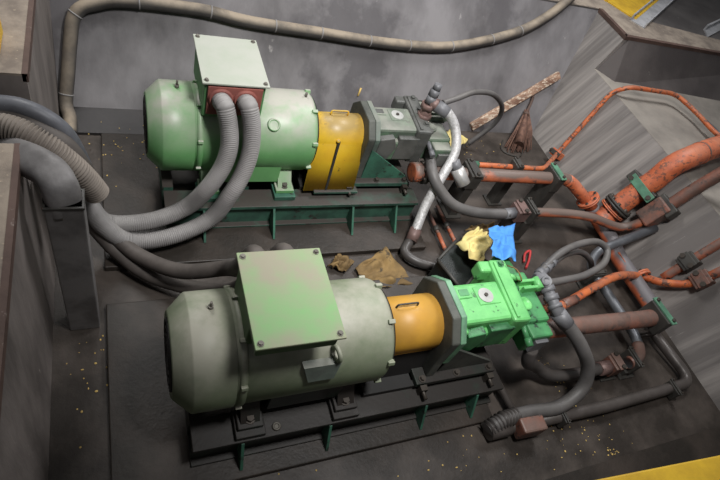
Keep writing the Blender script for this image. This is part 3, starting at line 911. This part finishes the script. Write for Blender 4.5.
# main return pipe along the foot of the sloped wall
Pm = [(3.064, 1.053, 0.200), (3.121, 0.992, 0.150), (3.151, 0.773, 0.120), (3.10, 0.55, 0.12), (3.10, 0.10, 0.12), (3.096, -0.001, 0.130)]
t = thing('main_pipe', (3.1, 0.6, 0.06), 'dusty grey-topped main pipe along the foot of the sloped wall', 'pipe')
MB().sweep(smooth(Pm, 0.03), 0.064, 22).build('pipe_run', 'mainpipe', t)
flange(t, (3.193, 0.382, 0.120), (0, 1, 0), 0.082, 0.018, 'orange')
MB().box((3.075, 0.542, 0.160), (0.03, 0.1, 0.03)).build('weld_lug', 'orange', t)

# suction line of the near pump
Pn = fillet([(1.55, 0.02, 0.41), (1.70, -0.052, 0.39), (2.62, -0.092, 0.385), (2.84, -0.06, 0.33), (3.02, -0.01, 0.16)], 0.12)
t = thing('suction_pipe', (2.2, -0.07, 0.33), 'greasy brown horizontal suction pipe from the bright green pump', 'pipe')
MB().sweep(Pn, 0.058, 20).build('pipe_run', 'brownpipe', t)
MB().sweep([Vector((1.66, -0.05, 0.392)), Vector((1.90, -0.06, 0.39))], 0.062, 20).build('sleeve', 'orange_d', t)
clamp('dark green topped clamp at the right end of the brown suction pipe', (2.70, -0.088, 0.38), (1, 0.05, -0.1), (0.08, 0.19, 0.15), plate='clampgreen', foot=None)

# low pipe loop on the floor
Pl = fillet([(2.954, -0.035, 0.100), (3.073, -0.486, 0.060), (2.147, -0.506, 0.060), (1.284, -0.483, 0.060)], 0.13)
t = thing('floor_pipe', (2.564, -0.498, 0.020), 'dark L-shaped pipe lying along the front right of the floor', 'pipe')
MB().sweep(Pl, 0.038, 18).build('pipe_run', 'darkpipe', t)
MB().sweep([Vector((1.269, -0.485, 0.060)), Vector((1.414, -0.485, 0.060))], 0.05, 16).build('end_cap', 'darkpipe', t)
MB().torus((2.858, -0.100, 0.120), (0.2, 1, 0.3), 0.055, 0.014).build('ring', 'darkpipe', t)
clamp('thin strap clamp on the floor pipe near its bend', (2.831, -0.504, 0.060), (1.000, 0.006, 0.000), (0.03, 0.11, 0.095), foot=0.0)
clamp('thin strap clamp on the floor pipe near the rusty union', (1.809, -0.500, 0.060), (1.000, -0.016, 0.000), (0.03, 0.11, 0.095), foot=0.0)
tag(MB().box((1.524, -0.521, 0.100), (0.17, 0.09, 0.12), axes((0.999, -0.037, 0.000)), 0.012).build('pipe_union', 'brownpipe'), 'rust and green hexagonal union block beside the threaded hose end', 'union')

# middle return line
Pq = fillet([(2.527, -0.279, 0.120), (2.666, -0.255, 0.120), (2.761, -0.114, 0.110), (2.75, 0.28, 0.11), (2.717, 0.514, 0.130), (2.806, 0.602, 0.200), (3.351, 0.666, 0.375)], 0.09)
t = thing('return_pipe', (2.75, 0.2, 0.06), 'bare grey return pipe running up from floor to sloped wall', 'pipe')
MB().sweep(Pq, 0.036, 16).build('pipe_run', 'greypipe', t)
MB().sweep(Pq[:12], 0.042, 16).build('elbow', 'brownpipe', t)
clamp('brown block clamp beside the black floor hose coupling', (2.399, -0.269, 0.110), (1.000, 0.030, 0.000), (0.10, 0.11, 0.11), 'brownpipe', 'brownpipe', foot=0.0)
clamp('dark plate clamp at the brown elbow', (2.567, -0.265, 0.110), (1.000, 0.030, 0.000), (0.04, 0.14, 0.12), foot=0.0)
clamp('small dark clamp on grey return pipe below the looped hoses', (2.709, 0.418, 0.120), (0, 1, 0), (0.05, 0.13, 0.12), foot=0.0)
hp, hpath = hose('hydraulic_hose', [(1.50, -0.185, 0.45), (1.53, -0.22, 0.34), (1.726, -0.192, 0.160), (1.858, -0.247, 0.100), (2.057, -0.273, 0.100), (2.292, -0.274, 0.110)], 0.040, 'hose_d', 'oily black hose dropping from the green pump to the floor', 'hose', ends=True)
MB().hexa((2.254, -0.275, 0.110), (2.369, -0.271, 0.110), 0.05).build('coupling', 'fitting', hp)

# pressure pipe of the far pump
hp, hpath = hose('hydraulic_hose', [(1.46, 1.40, 0.50), (1.409, 1.198, 0.470), (1.462, 1.090, 0.400), (1.582, 0.998, 0.330), (1.804, 0.957, 0.290), (2.052, 0.938, 0.290)], 0.040, 'hose', 'black hose sagging from the far pump to the dark clamp', 'hose', ends=True)
MB().hexa((2.015, 0.939, 0.290), (2.113, 0.946, 0.290), 0.046).build('coupling', 'fitgrey', hp)
clamp('dark block clamp joining the far pump hose to an orange pipe', (2.166, 0.954, 0.290), (1, 0, 0), (0.11, 0.12, 0.11), 'fitting', 'fitting', foot=0.0)
clamp('narrow dark clamp right after the hose block on orange pipe', (2.261, 0.950, 0.290), (1, 0, 0), (0.045, 0.15, 0.13), plate='clamp', foot=0.0)
Pp = smooth([(2.194, 0.952, 0.290), (2.563, 0.928, 0.290), (2.836, 0.867, 0.300), (3.179, 0.797, 0.237), (3.285, 0.737, 0.383), (3.366, 0.706, 0.540)], 0.03)
Pp2 = [Vector((3.317, 0.737, 0.432)), Vector((3.450, 0.739, 0.726)), Vector((3.530, 0.731, 0.902)), Vector((3.663, 0.718, 1.198))]
t = thing('pressure_pipe', (2.713, 0.946, 0.250), 'orange and brown curved pipe below the thick orange pipe', 'pipe')
MB().sweep(Pp, 0.036, 18).build('pipe_run', 'orange_d', t)
MB().sweep(smooth(Pp2, 0.05), 0.050, 18).build('upper_run', 'brownpipe', t)
MB().box((3.332, 0.751, 0.464), (0.22, 0.15, 0.13), axes((0.412, -0.013, 0.911), (-1, 0, 0.45)), 0.012).build('joint_block', 'brownpipe', t)
MB().box((3.371, 0.739, 0.551), (0.10, 0.19, 0.10), axes((0.412, -0.013, 0.911), (-1, 0, 0.45)), 0.01).build('joint_clamp', 'clamp', t)

# thick orange pipe up the slope
Pt = smooth([(3.106, 0.918, 0.160), (3.188, 0.955, 0.257), (3.307, 0.973, 0.498), (3.361, 0.971, 0.618), (3.418, 0.983, 0.766), (3.535, 0.990, 0.860), (3.962, 1.088, 0.900), (4.865, 1.281, 0.920)], 0.03)
t = thing('thick_pipe', (3.378, 1.009, 0.456), 'thick bright orange pipe climbing the sloped wall', 'pipe')
MB().sweep(Pt, 0.088, 26).build('pipe_run', 'orange', t)
p, d = along(Pt, 0.11)
flange(t, (3.213, 0.961, 0.313), (0.411, 0.051, 0.910), 0.125, 0.022, 'clamp', 8)
flange(t, (3.191, 0.960, 0.264), (0.411, 0.051, 0.910), 0.118, 0.014, 'orange', 8)
p, d = along(Pt, 0.60)
MB().sweep([p - d * 0.01, p + d * 0.01], 0.092, 26).build('weld', 'orange_d', t)
p, d = along(Pt, 0.44)
MB().sweep([p - d * 0.008, p + d * 0.008], 0.091, 26).build('weld', 'orange_d', t)
R = axes((0.412, -0.003, 0.911), (-1, 0, 0.45))
t = thing('pipe_clamp', (3.433, 1.031, 0.444), 'green plated saddle clamp on the thick orange pipe', 'clamp')
MB().box((3.368, 0.992, 0.500), (0.09, 0.30, 0.16), R, 0.008).build('block', 'clamp', t)
pl = MB().box((3.238, 0.943, 0.555), (0.07, 0.27, 0.018), R, 0.004).build('top_plate', 'clampgreen', t)
MB().hexa((3.230, 1.061, 0.548), (3.209, 1.055, 0.558), 0.02).build('clamp_bolt', 'darkbolt', pl)
MB().hexa((3.233, 0.834, 0.555), (3.213, 0.830, 0.566), 0.02).build('clamp_bolt', 'darkbolt', pl)

# thin orange line over the ledge
Po = fillet([(1.809, 1.352, 0.400), (2.122, 1.334, 0.400), (2.606, 1.345, 0.360), (3.218, 1.791, 0.101), (3.507, 1.948, 0.741), (3.606, 1.901, 0.840), (4.188, 1.861, 0.840), (4.282, 1.622, 0.820), (4.264, 1.376, 0.820), (4.454, 0.911, 0.800)], 0.10)
t = thing('thin_pipe', (3.369, 1.878, 0.370), 'thin bright orange pipe bent up over the ledge at the right', 'pipe')
MB().sweep(Po, 0.021, 12).build('pipe_run', 'orange2', t)
MB().hexa((1.809, 1.352, 0.400), (1.918, 1.348, 0.400), 0.028).build('green_union', 'clampgreen', t)
MB().sweep([Vector((4.273, 1.497, 0.820)), Vector((4.376, 1.109, 0.810))], 0.0225, 12).build('bare_end', 'greypipe', t)
clamp('small dark clamp on the thin orange pipe beside the far suction pipe', (2.275, 1.325, 0.400), (1, 0, 0), (0.07, 0.10, 0.09), foot=0.0)
clamp('small orange clamp on the thin pipe at the slope foot', (3.230, 1.799, 0.107), (0.401, 0.227, 0.887), (0.07, 0.11, 0.08), 'orange', 'clamp', foot=None, up=(-1, 0, 0.45))

# two small lines at the right edge
Ps = smooth([(1.60, 0.03, 0.47), (1.885, 0.061, 0.440), (2.029, 0.101, 0.420), (2.350, 0.202, 0.380), (2.663, 0.283, 0.340), (3.172, 0.374, 0.134), (3.227, 0.260, 0.211), (3.297, 0.162, 0.321), (3.339, 0.124, 0.414)], 0.03)
t = thing('curved_pipe', (3.258, 0.270, 0.191), 'bright orange curved pipe arching from the green pump over the main pipe', 'pipe')
MB().sweep(Ps, 0.030, 16).build('pipe_run', 'orange2', t)
MB().sweep([Vector((3.339, 0.124, 0.414)), Vector((3.457, 0.105, 0.674))], 0.034, 16).build('upper_run', 'orange_d', t)
MB().hexa((1.905, 0.066, 0.440), (2.058, 0.105, 0.420), 0.035).build('hose_fitting', 'brownpipe', t)
clamp('rusty clamp on the curved pipe at the right edge', (3.353, 0.126, 0.423), (0.411, -0.063, 0.909), (0.13, 0.11, 0.10), 'brownpipe', 'brownpipe', foot=None, up=(-1, 0, 0.45))
Pb = [Vector((3.265, 0.283, 0.228)), Vector((3.359, 0.292, 0.436)), Vector((3.533, 0.299, 0.820))]
t = thing('short_pipe', (3.390, 0.303, 0.417), 'worn orange pipe running up the slope above the curved one', 'pipe')
MB().sweep(smooth(Pb, 0.05), 0.034, 16).build('pipe_run', 'orange_d', t)
clamp('dark clamp on the worn orange pipe above the curved one', (3.355, 0.289, 0.427), (0.412, 0.016, 0.911), (0.13, 0.11, 0.10), 'clamp', 'clamp', foot=None, up=(-1, 0, 0.45))


# ------------------------------------------------------------------ hoses at the pumps
# far pump manifold and its hoses
t = thing('hose_manifold', (1.412, 1.551, 0.620), 'reddish brown fitting stack on top of the far pump', 'fitting')
a, b = Vector((1.386, 1.528, 0.620)), Vector((1.374, 1.536, 0.800))
MB().sweep([a, b], 0.040, 16).hexa(a.lerp(b, 0.30), a.lerp(b, 0.52), 0.052).hexa(a.lerp(b, 0.75), a.lerp(b, 1.0), 0.050).build('stem', 'fitting', t)
c = Vector((1.400, 1.563, 0.940))
MB().sweep([b, b.lerp(c, 0.35)], 0.034, 14).hexa(b.lerp(c, 0.35), b.lerp(c, 0.7), 0.036).sweep([b.lerp(c, 0.7), c], [0.030, 0.026], 14).build('top_valve', 'fitgrey', t)
MB().torus(Vector((1.391, 1.548, 0.860)), (0.5, -0.8, 0.5), 0.022, 0.009).build('port_ring', 'fitting', t)
MB().hexa(b, Vector((1.452, 1.511, 0.800)), 0.042).build('side_port', 'fitting', t)
hp, hpath = hose('braided_hose', [(1.423, 1.519, 0.800), (1.504, 1.475, 0.780), (1.579, 1.405, 0.700), (1.587, 1.289, 0.580), (1.486, 1.168, 0.420), (1.403, 1.074, 0.260), (1.319, 0.938, 0.100)], 0.035, 'braid', 'silver braided hose hanging in front of the far pump', 'hose', ends=True)
MB().sweep([Vector((1.423, 1.519, 0.800)), Vector((1.504, 1.471, 0.775))], 0.046, 14).build('crimp_collar', 'fitgrey', hp)
MB().sweep([Vector((1.339, 0.967, 0.120)), Vector((1.292, 0.899, 0.070))], 0.044, 14).build('crimp_collar', 'fitting', hp)
hose('rubber_hose', [(1.492, 1.546, 0.800), (1.627, 1.588, 0.820), (1.826, 1.675, 0.820), (2.114, 1.795, 0.720), (2.374, 1.903, 0.520), (2.451, 1.959, 0.300), (2.300, 1.955, 0.060)], 0.021, 'hose', 'thin black hose looping behind the far pump', 'hose')
hose('rubber_hose', [(1.272, 0.891, 0.070), (1.214, 0.814, 0.060), (1.271, 0.731, 0.060), (1.433, 0.648, 0.060), (1.543, 0.495, 0.070)], 0.035, 'hose_d', 'dark hose on the floor joining the silver hose end', 'hose')
t = thing('silver_plug', (1.613, 1.088, 0.400), 'silver cylindrical plug beside the far suction pipe', 'plug')
MB().lathe((1.669, 1.118, 0.420), (-0.489, 0.623, 0.610), [(0, 0.040), (0.006, 0.050), (0.13, 0.050), (0.135, 0.04)], 24).build('barrel', 'silver', t)
MB().hexa((1.604, 1.199, 0.500), (1.577, 1.239, 0.540), 0.04).build('neck', 'fitgrey', t)

# near pump
t = thing('hose_manifold', (1.708, 0.123, 0.580), 'grey steel fitting stack at the end of the green pump', 'fitting')
a, b = Vector((1.694, 0.162, 0.600)), Vector((1.691, 0.119, 0.600))
MB().box(Vector((1.708, 0.165, 0.560)), (0.10, 0.10, 0.10), Matrix.Rotation(0.3, 4, 'Z'), 0.01).build('block', 'fitgrey', t)
MB().cyl(Vector((1.700, 0.147, 0.600)), Vector((1.662, 0.132, 0.650)), 0.034).torus(Vector((1.662, 0.132, 0.650)), (-0.2, -0.4, 1), 0.022, 0.010).build('port_ring', 'fitgrey', t)
c = Vector((1.708, -0.059, 0.560))
MB().sweep([b, c], 0.036, 16).hexa(b, b.lerp(c, 0.18), 0.048).hexa(b.lerp(c, 0.3), b.lerp(c, 0.48), 0.047).sweep([b.lerp(c, 0.62), b.lerp(c, 0.75)], 0.045, 16).build('stem', 'fitgrey', t)
hp, hpath = hose('hydraulic_hose', [(1.708, -0.011, 0.560), (1.774, -0.112, 0.520), (1.871, -0.217, 0.440), (1.957, -0.317, 0.320), (1.936, -0.405, 0.200), (1.778, -0.454, 0.120), (1.580, -0.440, 0.100), (1.411, -0.445, 0.100), (1.290, -0.465, 0.090)], 0.042, 'hose', 'thick black hose curving from the green pump to the front floor', 'hose', ends=True)
MB().sweep([Vector((1.710, -0.032, 0.560)), Vector((1.771, -0.105, 0.520))], 0.048, 16).build('crimp_collar', 'fitgrey', hp)
pp, rr = corrugated([Vector((1.471, -0.444, 0.100)), Vector((1.365, -0.448, 0.100)), Vector((1.261, -0.476, 0.070))], 0.044, 0.024, 0.016)
MB().sweep(pp, rr, 16).build('threaded_end', 'hose_d', hp)
hose('rubber_hose', [(1.738, 0.238, 0.580), (1.806, 0.278, 0.600), (1.950, 0.346, 0.620), (2.166, 0.411, 0.600), (2.381, 0.444, 0.560), (2.478, 0.398, 0.520), (2.384, 0.300, 0.500), (2.143, 0.218, 0.520), (1.898, 0.169, 0.570), (1.690, 0.128, 0.630)], 0.024, 'hose', 'outer looped black hose at the end of the green pump', 'hose')
hose('rubber_hose', [(1.747, 0.252, 0.580), (1.887, 0.307, 0.560), (2.093, 0.392, 0.520), (2.325, 0.451, 0.440), (2.548, 0.464, 0.300), (2.671, 0.441, 0.160)], 0.022, 'hose', 'inner looped hose going down to the grey return pipe', 'hose')
t = thing('hose_fitting', (1.786, 0.259, 0.520), 'ribbed grey fitting where the two looped hoses start', 'fitting')
a, b = Vector((1.686, 0.205, 0.570)), Vector((1.871, 0.304, 0.600))
MB().sweep([a, b], 0.028, 12).hexa(a.lerp(b, 0.15), a.lerp(b, 0.35), 0.036).hexa(a.lerp(b, 0.5), a.lerp(b, 0.66), 0.036).sweep([a.lerp(b, 0.78), a.lerp(b, 0.9)], 0.034, 12).build('stem', 'fitgrey', t)
# drain line in front of the pump
tag(MB().sweep([Vector((1.399, -0.045, 0.160)), Vector((1.459, -0.229, 0.090)), Vector((1.498, -0.428, 0.060))], 0.022, 12).build('drain_line', 'darkpipe'), 'thin dark drain pipe on the floor running towards the threaded hose end', 'pipe')
# two small lines on the floor between the sets
for k, (px0, px1, col) in enumerate((((Vector((1.568, 1.221, 0.050))), (Vector((1.555, 0.759, 0.050))), 'far left'), ((Vector((1.667, 1.238, 0.050))), (Vector((1.673, 0.806, 0.050))), 'right'))):
    t = thing('small_line', px0, 'left one of the two thin floor pipes between the pumps' if k == 0 else 'right one of the two thin floor pipes between the pumps', 'pipe')
    MB().sweep([px0, px1], 0.014, 10).build('tube', 'brownpipe', t)
    q = px0.lerp(px1, 0.45)
    MB().hexa(q - (px1 - px0).normalized() * 0.02, q + (px1 - px0).normalized() * 0.02, 0.024).build('nut', 'clamp', t)
    MB().sweep([px0.lerp(px1, 0.55), px0.lerp(px1, 0.85)], 0.0155, 10).build('painted_part', 'orange', t)


# ------------------------------------------------------------------ loose things
def cloth(name, outline, m, label, cat, h=0.02, seed=1, n=22, thick=0.004, drape=None):
    """crumpled sheet: a bilinear patch of the four corners with folds"""
    a, b, c, d = [Vector(p) for p in outline]
    mb = MB()
    bm = mb.bm
    V = []
    for j in range(n + 1):
        row = []
        for i in range(n + 1):
            u, v = i / n, j / n
            wob = noise.noise(Vector((u * 3 + seed, v * 3, 0.3))) * 0.10
            uu, vv = u + wob * math.sin(math.pi * v) * 0.8, v + noise.noise(Vector((u * 3, v * 3 + seed, 5.3))) * 0.10
            p = a.lerp(b, uu).lerp(d.lerp(c, uu), vv)
            f = abs(noise.noise(Vector((u * 2.6 + v + seed * 3, v * 2.6 - u, 1.1)))) * 1.8 + 0.12 * noise.noise(Vector((u * 7, v * 7 + seed, 2.0)))
            p.z += h * (f + 0.25)
            if drape:
                p.z += drape(u, v)
            row.append(bm.verts.new(p))
        V.append(row)
    for j in range(n):
        for i in range(n):
            bm.faces.new((V[j][i], V[j][i + 1], V[j + 1][i + 1], V[j + 1][i])).smooth = True
    o = mb.build(name, m)
    so = o.modifiers.new('thickness', 'SOLIDIFY')
    so.thickness = thick
    so.offset = 1.0
    return tag(o, label, cat)


t = thing('oil_tray', (1.633, 0.653, 0.040), 'glossy black metal tray under the yellow rag beside the green pump', 'tray')
a = [Vector((1.313, 0.607, 0.240)), Vector((1.574, 0.786, 0.240)), Vector((1.692, 0.559, 0.240)), Vector((1.391, 0.361, 0.240))]
m = MB()
m.prism([p + Vector((0, 0, -0.20)) for p in a], (0, 0, 0.20))
m.build('tray_body', 'tray', t, 0.01)
m = MB()
for i in range(4):
    m.sweep([a[i], a[(i + 1) % 4]], 0.012, 8)
m.build('rim', 'clamp', t)
cloth('rag', [(1.452, 0.676, 0.280), (1.689, 0.821, 0.280), (1.754, 0.686, 0.320), (1.508, 0.455, 0.340)], 'rag_y', 'pale yellow crumpled rag lying on the black tray', 'rag', 0.06, 3)
cloth('rag', [(1.578, 0.633, 0.500), (1.822, 0.669, 0.460), (1.583, 0.330, 0.575), (1.400, 0.356, 0.600)], 'rag_b', 'blue rag lying over the back of the green pump', 'rag', 0.05, 8)
cloth('paper_scrap', [(1.822, 0.992, 0.020), (2.005, 1.053, 0.020), (2.143, 1.015, 0.020), (1.950, 0.905, 0.020)], 'rag_t', 'tan scrap on the floor behind the pale yellow rag', 'scrap', 0.05, 5)
cloth('paper_scrap', [(0.810, 0.729, 0.010), (1.099, 0.886, 0.010), (1.200, 0.577, 0.010), (0.884, 0.546, 0.010)], 'rag_t', 'larger torn brown paper on the floor behind the near motor', 'scrap', 0.045, 12)
cloth('paper_scrap', [(0.625, 0.762, 0.010), (0.722, 0.853, 0.010), (0.827, 0.786, 0.010), (0.737, 0.703, 0.010)], 'rag_t', 'smaller torn brown paper nearest the near motor terminal box', 'scrap', 0.045, 21)
cloth('rag', [(2.045, 2.085, 0.040), (2.202, 2.146, 0.040), (2.306, 1.990, 0.040), (2.103, 1.880, 0.040)], 'rag_y', 'small yellow rag on the floor behind the far pump', 'rag', 0.04, 31)
# broom
t = thing('broom', (2.942, 1.958, 0.000), 'brown twig broom leaning in the far right corner', 'broom')
top, bot = Vector((3.056, 2.275, 0.233)), Vector((2.916, 1.978, 0.020))
ax = (bot - top).normalized()
m = MB()
m.sweep([top, top.lerp(bot, 0.25), top.lerp(bot, 0.6), bot], [0.025, 0.06, 0.12, 0.14], 26, flat=0.4, ref=(0, 1, 0.4))
rnd = random.Random(4)
for k in range(60):
    u = rnd.uniform(-1, 1)
    s0 = top + Vector((u * 0.02, rnd.uniform(-.01, .01), 0))
    e0 = bot + ax * rnd.uniform(0.0, 0.03) + Vector((u * 0.15, rnd.uniform(-0.05, 0.05), 0))
    e0.z = max(e0.z, 0.008)
    m.sweep([s0, s0.lerp(e0, 0.5) + Vector((u * 0.012, -0.02, 0.01)), e0], 0.005, 5)
m.build('bristles', 'bristle', t)
MB().sweep([top.lerp(bot, 0.1), top.lerp(bot, 0.16)], 0.05, 14, flat=0.6, ref=(0, 1, 0.4)).build('binding', 'stick', t)
MB().sweep(smooth([top.lerp(bot, 0.1), Vector((3.098, 2.331, 0.312)), Vector((3.103, 2.405, 0.422))], 0.03), 0.014, 8).build('stick', 'stick', t)
tag(MB().sweep(smooth([(2.797, 2.082, 0.010), (2.710, 1.966, 0.012), (2.752, 1.888, 0.010), (2.879, 1.862, 0.012), (2.972, 1.961, 0.012)], 0.01), 0.006, 6).build('wire_loop', 'clamp'), 'thin black wire loop on the floor at the broom head', 'wire')
# plank
a, b = Vector((2.465, 2.210, 0.045)), Vector((3.353, 2.451, 0.537))
m = MB()
R = axes(b - a, (0, -0.85, 0.5))
m.box((a + b) / 2, ((b - a).length, 0.075, 0.045), R, 0.008)
tag(m.build('wooden_plank', 'wood'), 'rough wooden plank leaning against the back wall', 'plank')
tag(MB().sweep(smooth([(2.232, 0.671, 0.020), (2.274, 0.738, 0.030), (2.339, 0.763, 0.030), (2.290, 0.686, 0.020), (2.219, 0.615, 0.020)], 0.01), 0.010, 6).build('red_strip', 'redwire'), 'twisted red plastic strip on the floor right of the blue rag', 'strip')
tag(MB().sweep([Vector((1.265, 2.322, 0.228)), Vector((1.285, 2.356, 0.286))], 0.008, 6).build('straw', 'crumb'), 'single yellow straw stuck on the back wall behind the guard', 'straw')

# top right corner of the hall
t = thing('loose_sheet', (4.282, 2.969, 1.060), 'yellow metal sheet on the hall floor at the top right', 'sheet')
MB().prism([(3.925, 2.990, 1.062), (4.097, 2.690, 1.062), (5.077, 3.357, 1.062), (4.981, 3.672, 1.062), (4.363, 3.455, 1.062)], (0, 0, 0.02)).build('plate', 'yellow', t, 0.003)
MB().prism([(3.873, 3.069, 1.062), (3.917, 2.979, 1.062), (4.479, 3.446, 1.062), (4.363, 3.455, 1.062)], (0, 0, 0.03)).build('end_strip', 'yellow', t, 0.003)
a, b = Vector((4.058, 2.617, 1.070)), Vector((5.469, 3.573, 1.070))
R = axes(b - a)
t = thing('steel_channel', a, 'pale steel channel lying beside the yellow sheet', 'channel')
c = (a + b) / 2
ln = (b - a).length
n = Vector((R[0][1], R[1][1], R[2][1]))
MB().box(c, (ln, 0.16, 0.012), R).build('web', 'steel', t)
MB().box(c + n * 0.075 + Vector((0, 0, 0.03)), (ln, 0.012, 0.06), R).build('lip', 'steel', t)
MB().box(c - n * 0.075 + Vector((0, 0, 0.03)), (ln, 0.012, 0.06), R).build('lip', 'steel', t)
t = thing('steel_bracket', (5.345, 2.747, 1.060), 'pale steel angle bracket at the top right edge of the picture', 'bracket')
MB().prism([(5.098, 2.587, 1.062), (5.605, 2.833, 1.062), (5.815, 3.034, 1.062), (5.194, 2.733, 1.062)], (0, 0, 0.015)).build('plate', 'steel', t)
MB().prism([(5.194, 2.733, 1.062), (5.815, 3.034, 1.062), (5.857, 3.074, 1.062), (5.208, 2.764, 1.062)], (0, 0, 0.06)).build('upstand', 'steel', t)
# yellow kerb rail at the front and a yellow bit on the left deck
t = thing('yellow_rail', (1.5, -1.02, 1.055), 'yellow painted edge rail at the bottom right corner', 'rail')
m = MB()
m.prism([(0.7, -0.927, TOP), (2.6, -1.08, TOP), (2.6, -1.20, TOP), (0.7, -1.05, TOP)], (0, 0, 0.05))
m.build('beam', 'yellow', t, 0.006)
tag(MB().b2(-1.20, -1.052, 1.32, 1.50, TOP + 0.012, TOP + 0.10, 0.005).build('yellow_post', 'yellow'), 'yellow painted post foot at the left edge on the wall top', 'post')

# crumbs
m = MB()
rnd = random.Random(11)


def crumbs(cx, cy, sx, sy, n, z):
    for k in range(n):
        x, y = rnd.gauss(cx, sx), rnd.gauss(cy, sy)
        if x < -0.9 or x > 3.1 or y < -0.78 or y > 2.1:
            continue
        r = rnd.uniform(0.002, 0.0055)
        bm2 = bmesh.new()
        bmesh.ops.create_icosphere(bm2, subdivisions=1, radius=r)
        bmesh.ops.scale(bm2, vec=(rnd.uniform(0.7, 1.8), rnd.uniform(0.7, 1.5), 0.6), verts=bm2.verts)
        bmesh.ops.translate(bm2, vec=(x, y, z + r * 0.5), verts=bm2.verts)
        m.merge(bm2)


def crumbs_at(p, s, n, sy=None):
    crumbs(p[0], p[1], s, sy or s, n, p[2])


for p, s, n in (((-0.599, 1.815, 0.040), 0.14, 40), ((1.998, -0.662, 0.000), 0.14, 60), ((2.125, -0.770, 0.000), 0.02, 22), ((1.023, -0.518, 0.000), 0.30, 60), ((0.165, -0.412, 0.000), 0.2, 26),
                ((-0.737, 0.257, 0.000), 0.13, 40), ((2.429, 1.878, 0.000), 0.16, 36), ((2.028, -0.302, 0.000), 0.10, 16), ((1.952, -0.145, 0.000), 0.06, 12)):
    crumbs_at(p, s, n)
tag(m.build('crumbs', 'crumb'), 'scattered yellow crumbs over the dark pit floor', 'debris', kind='stuff')
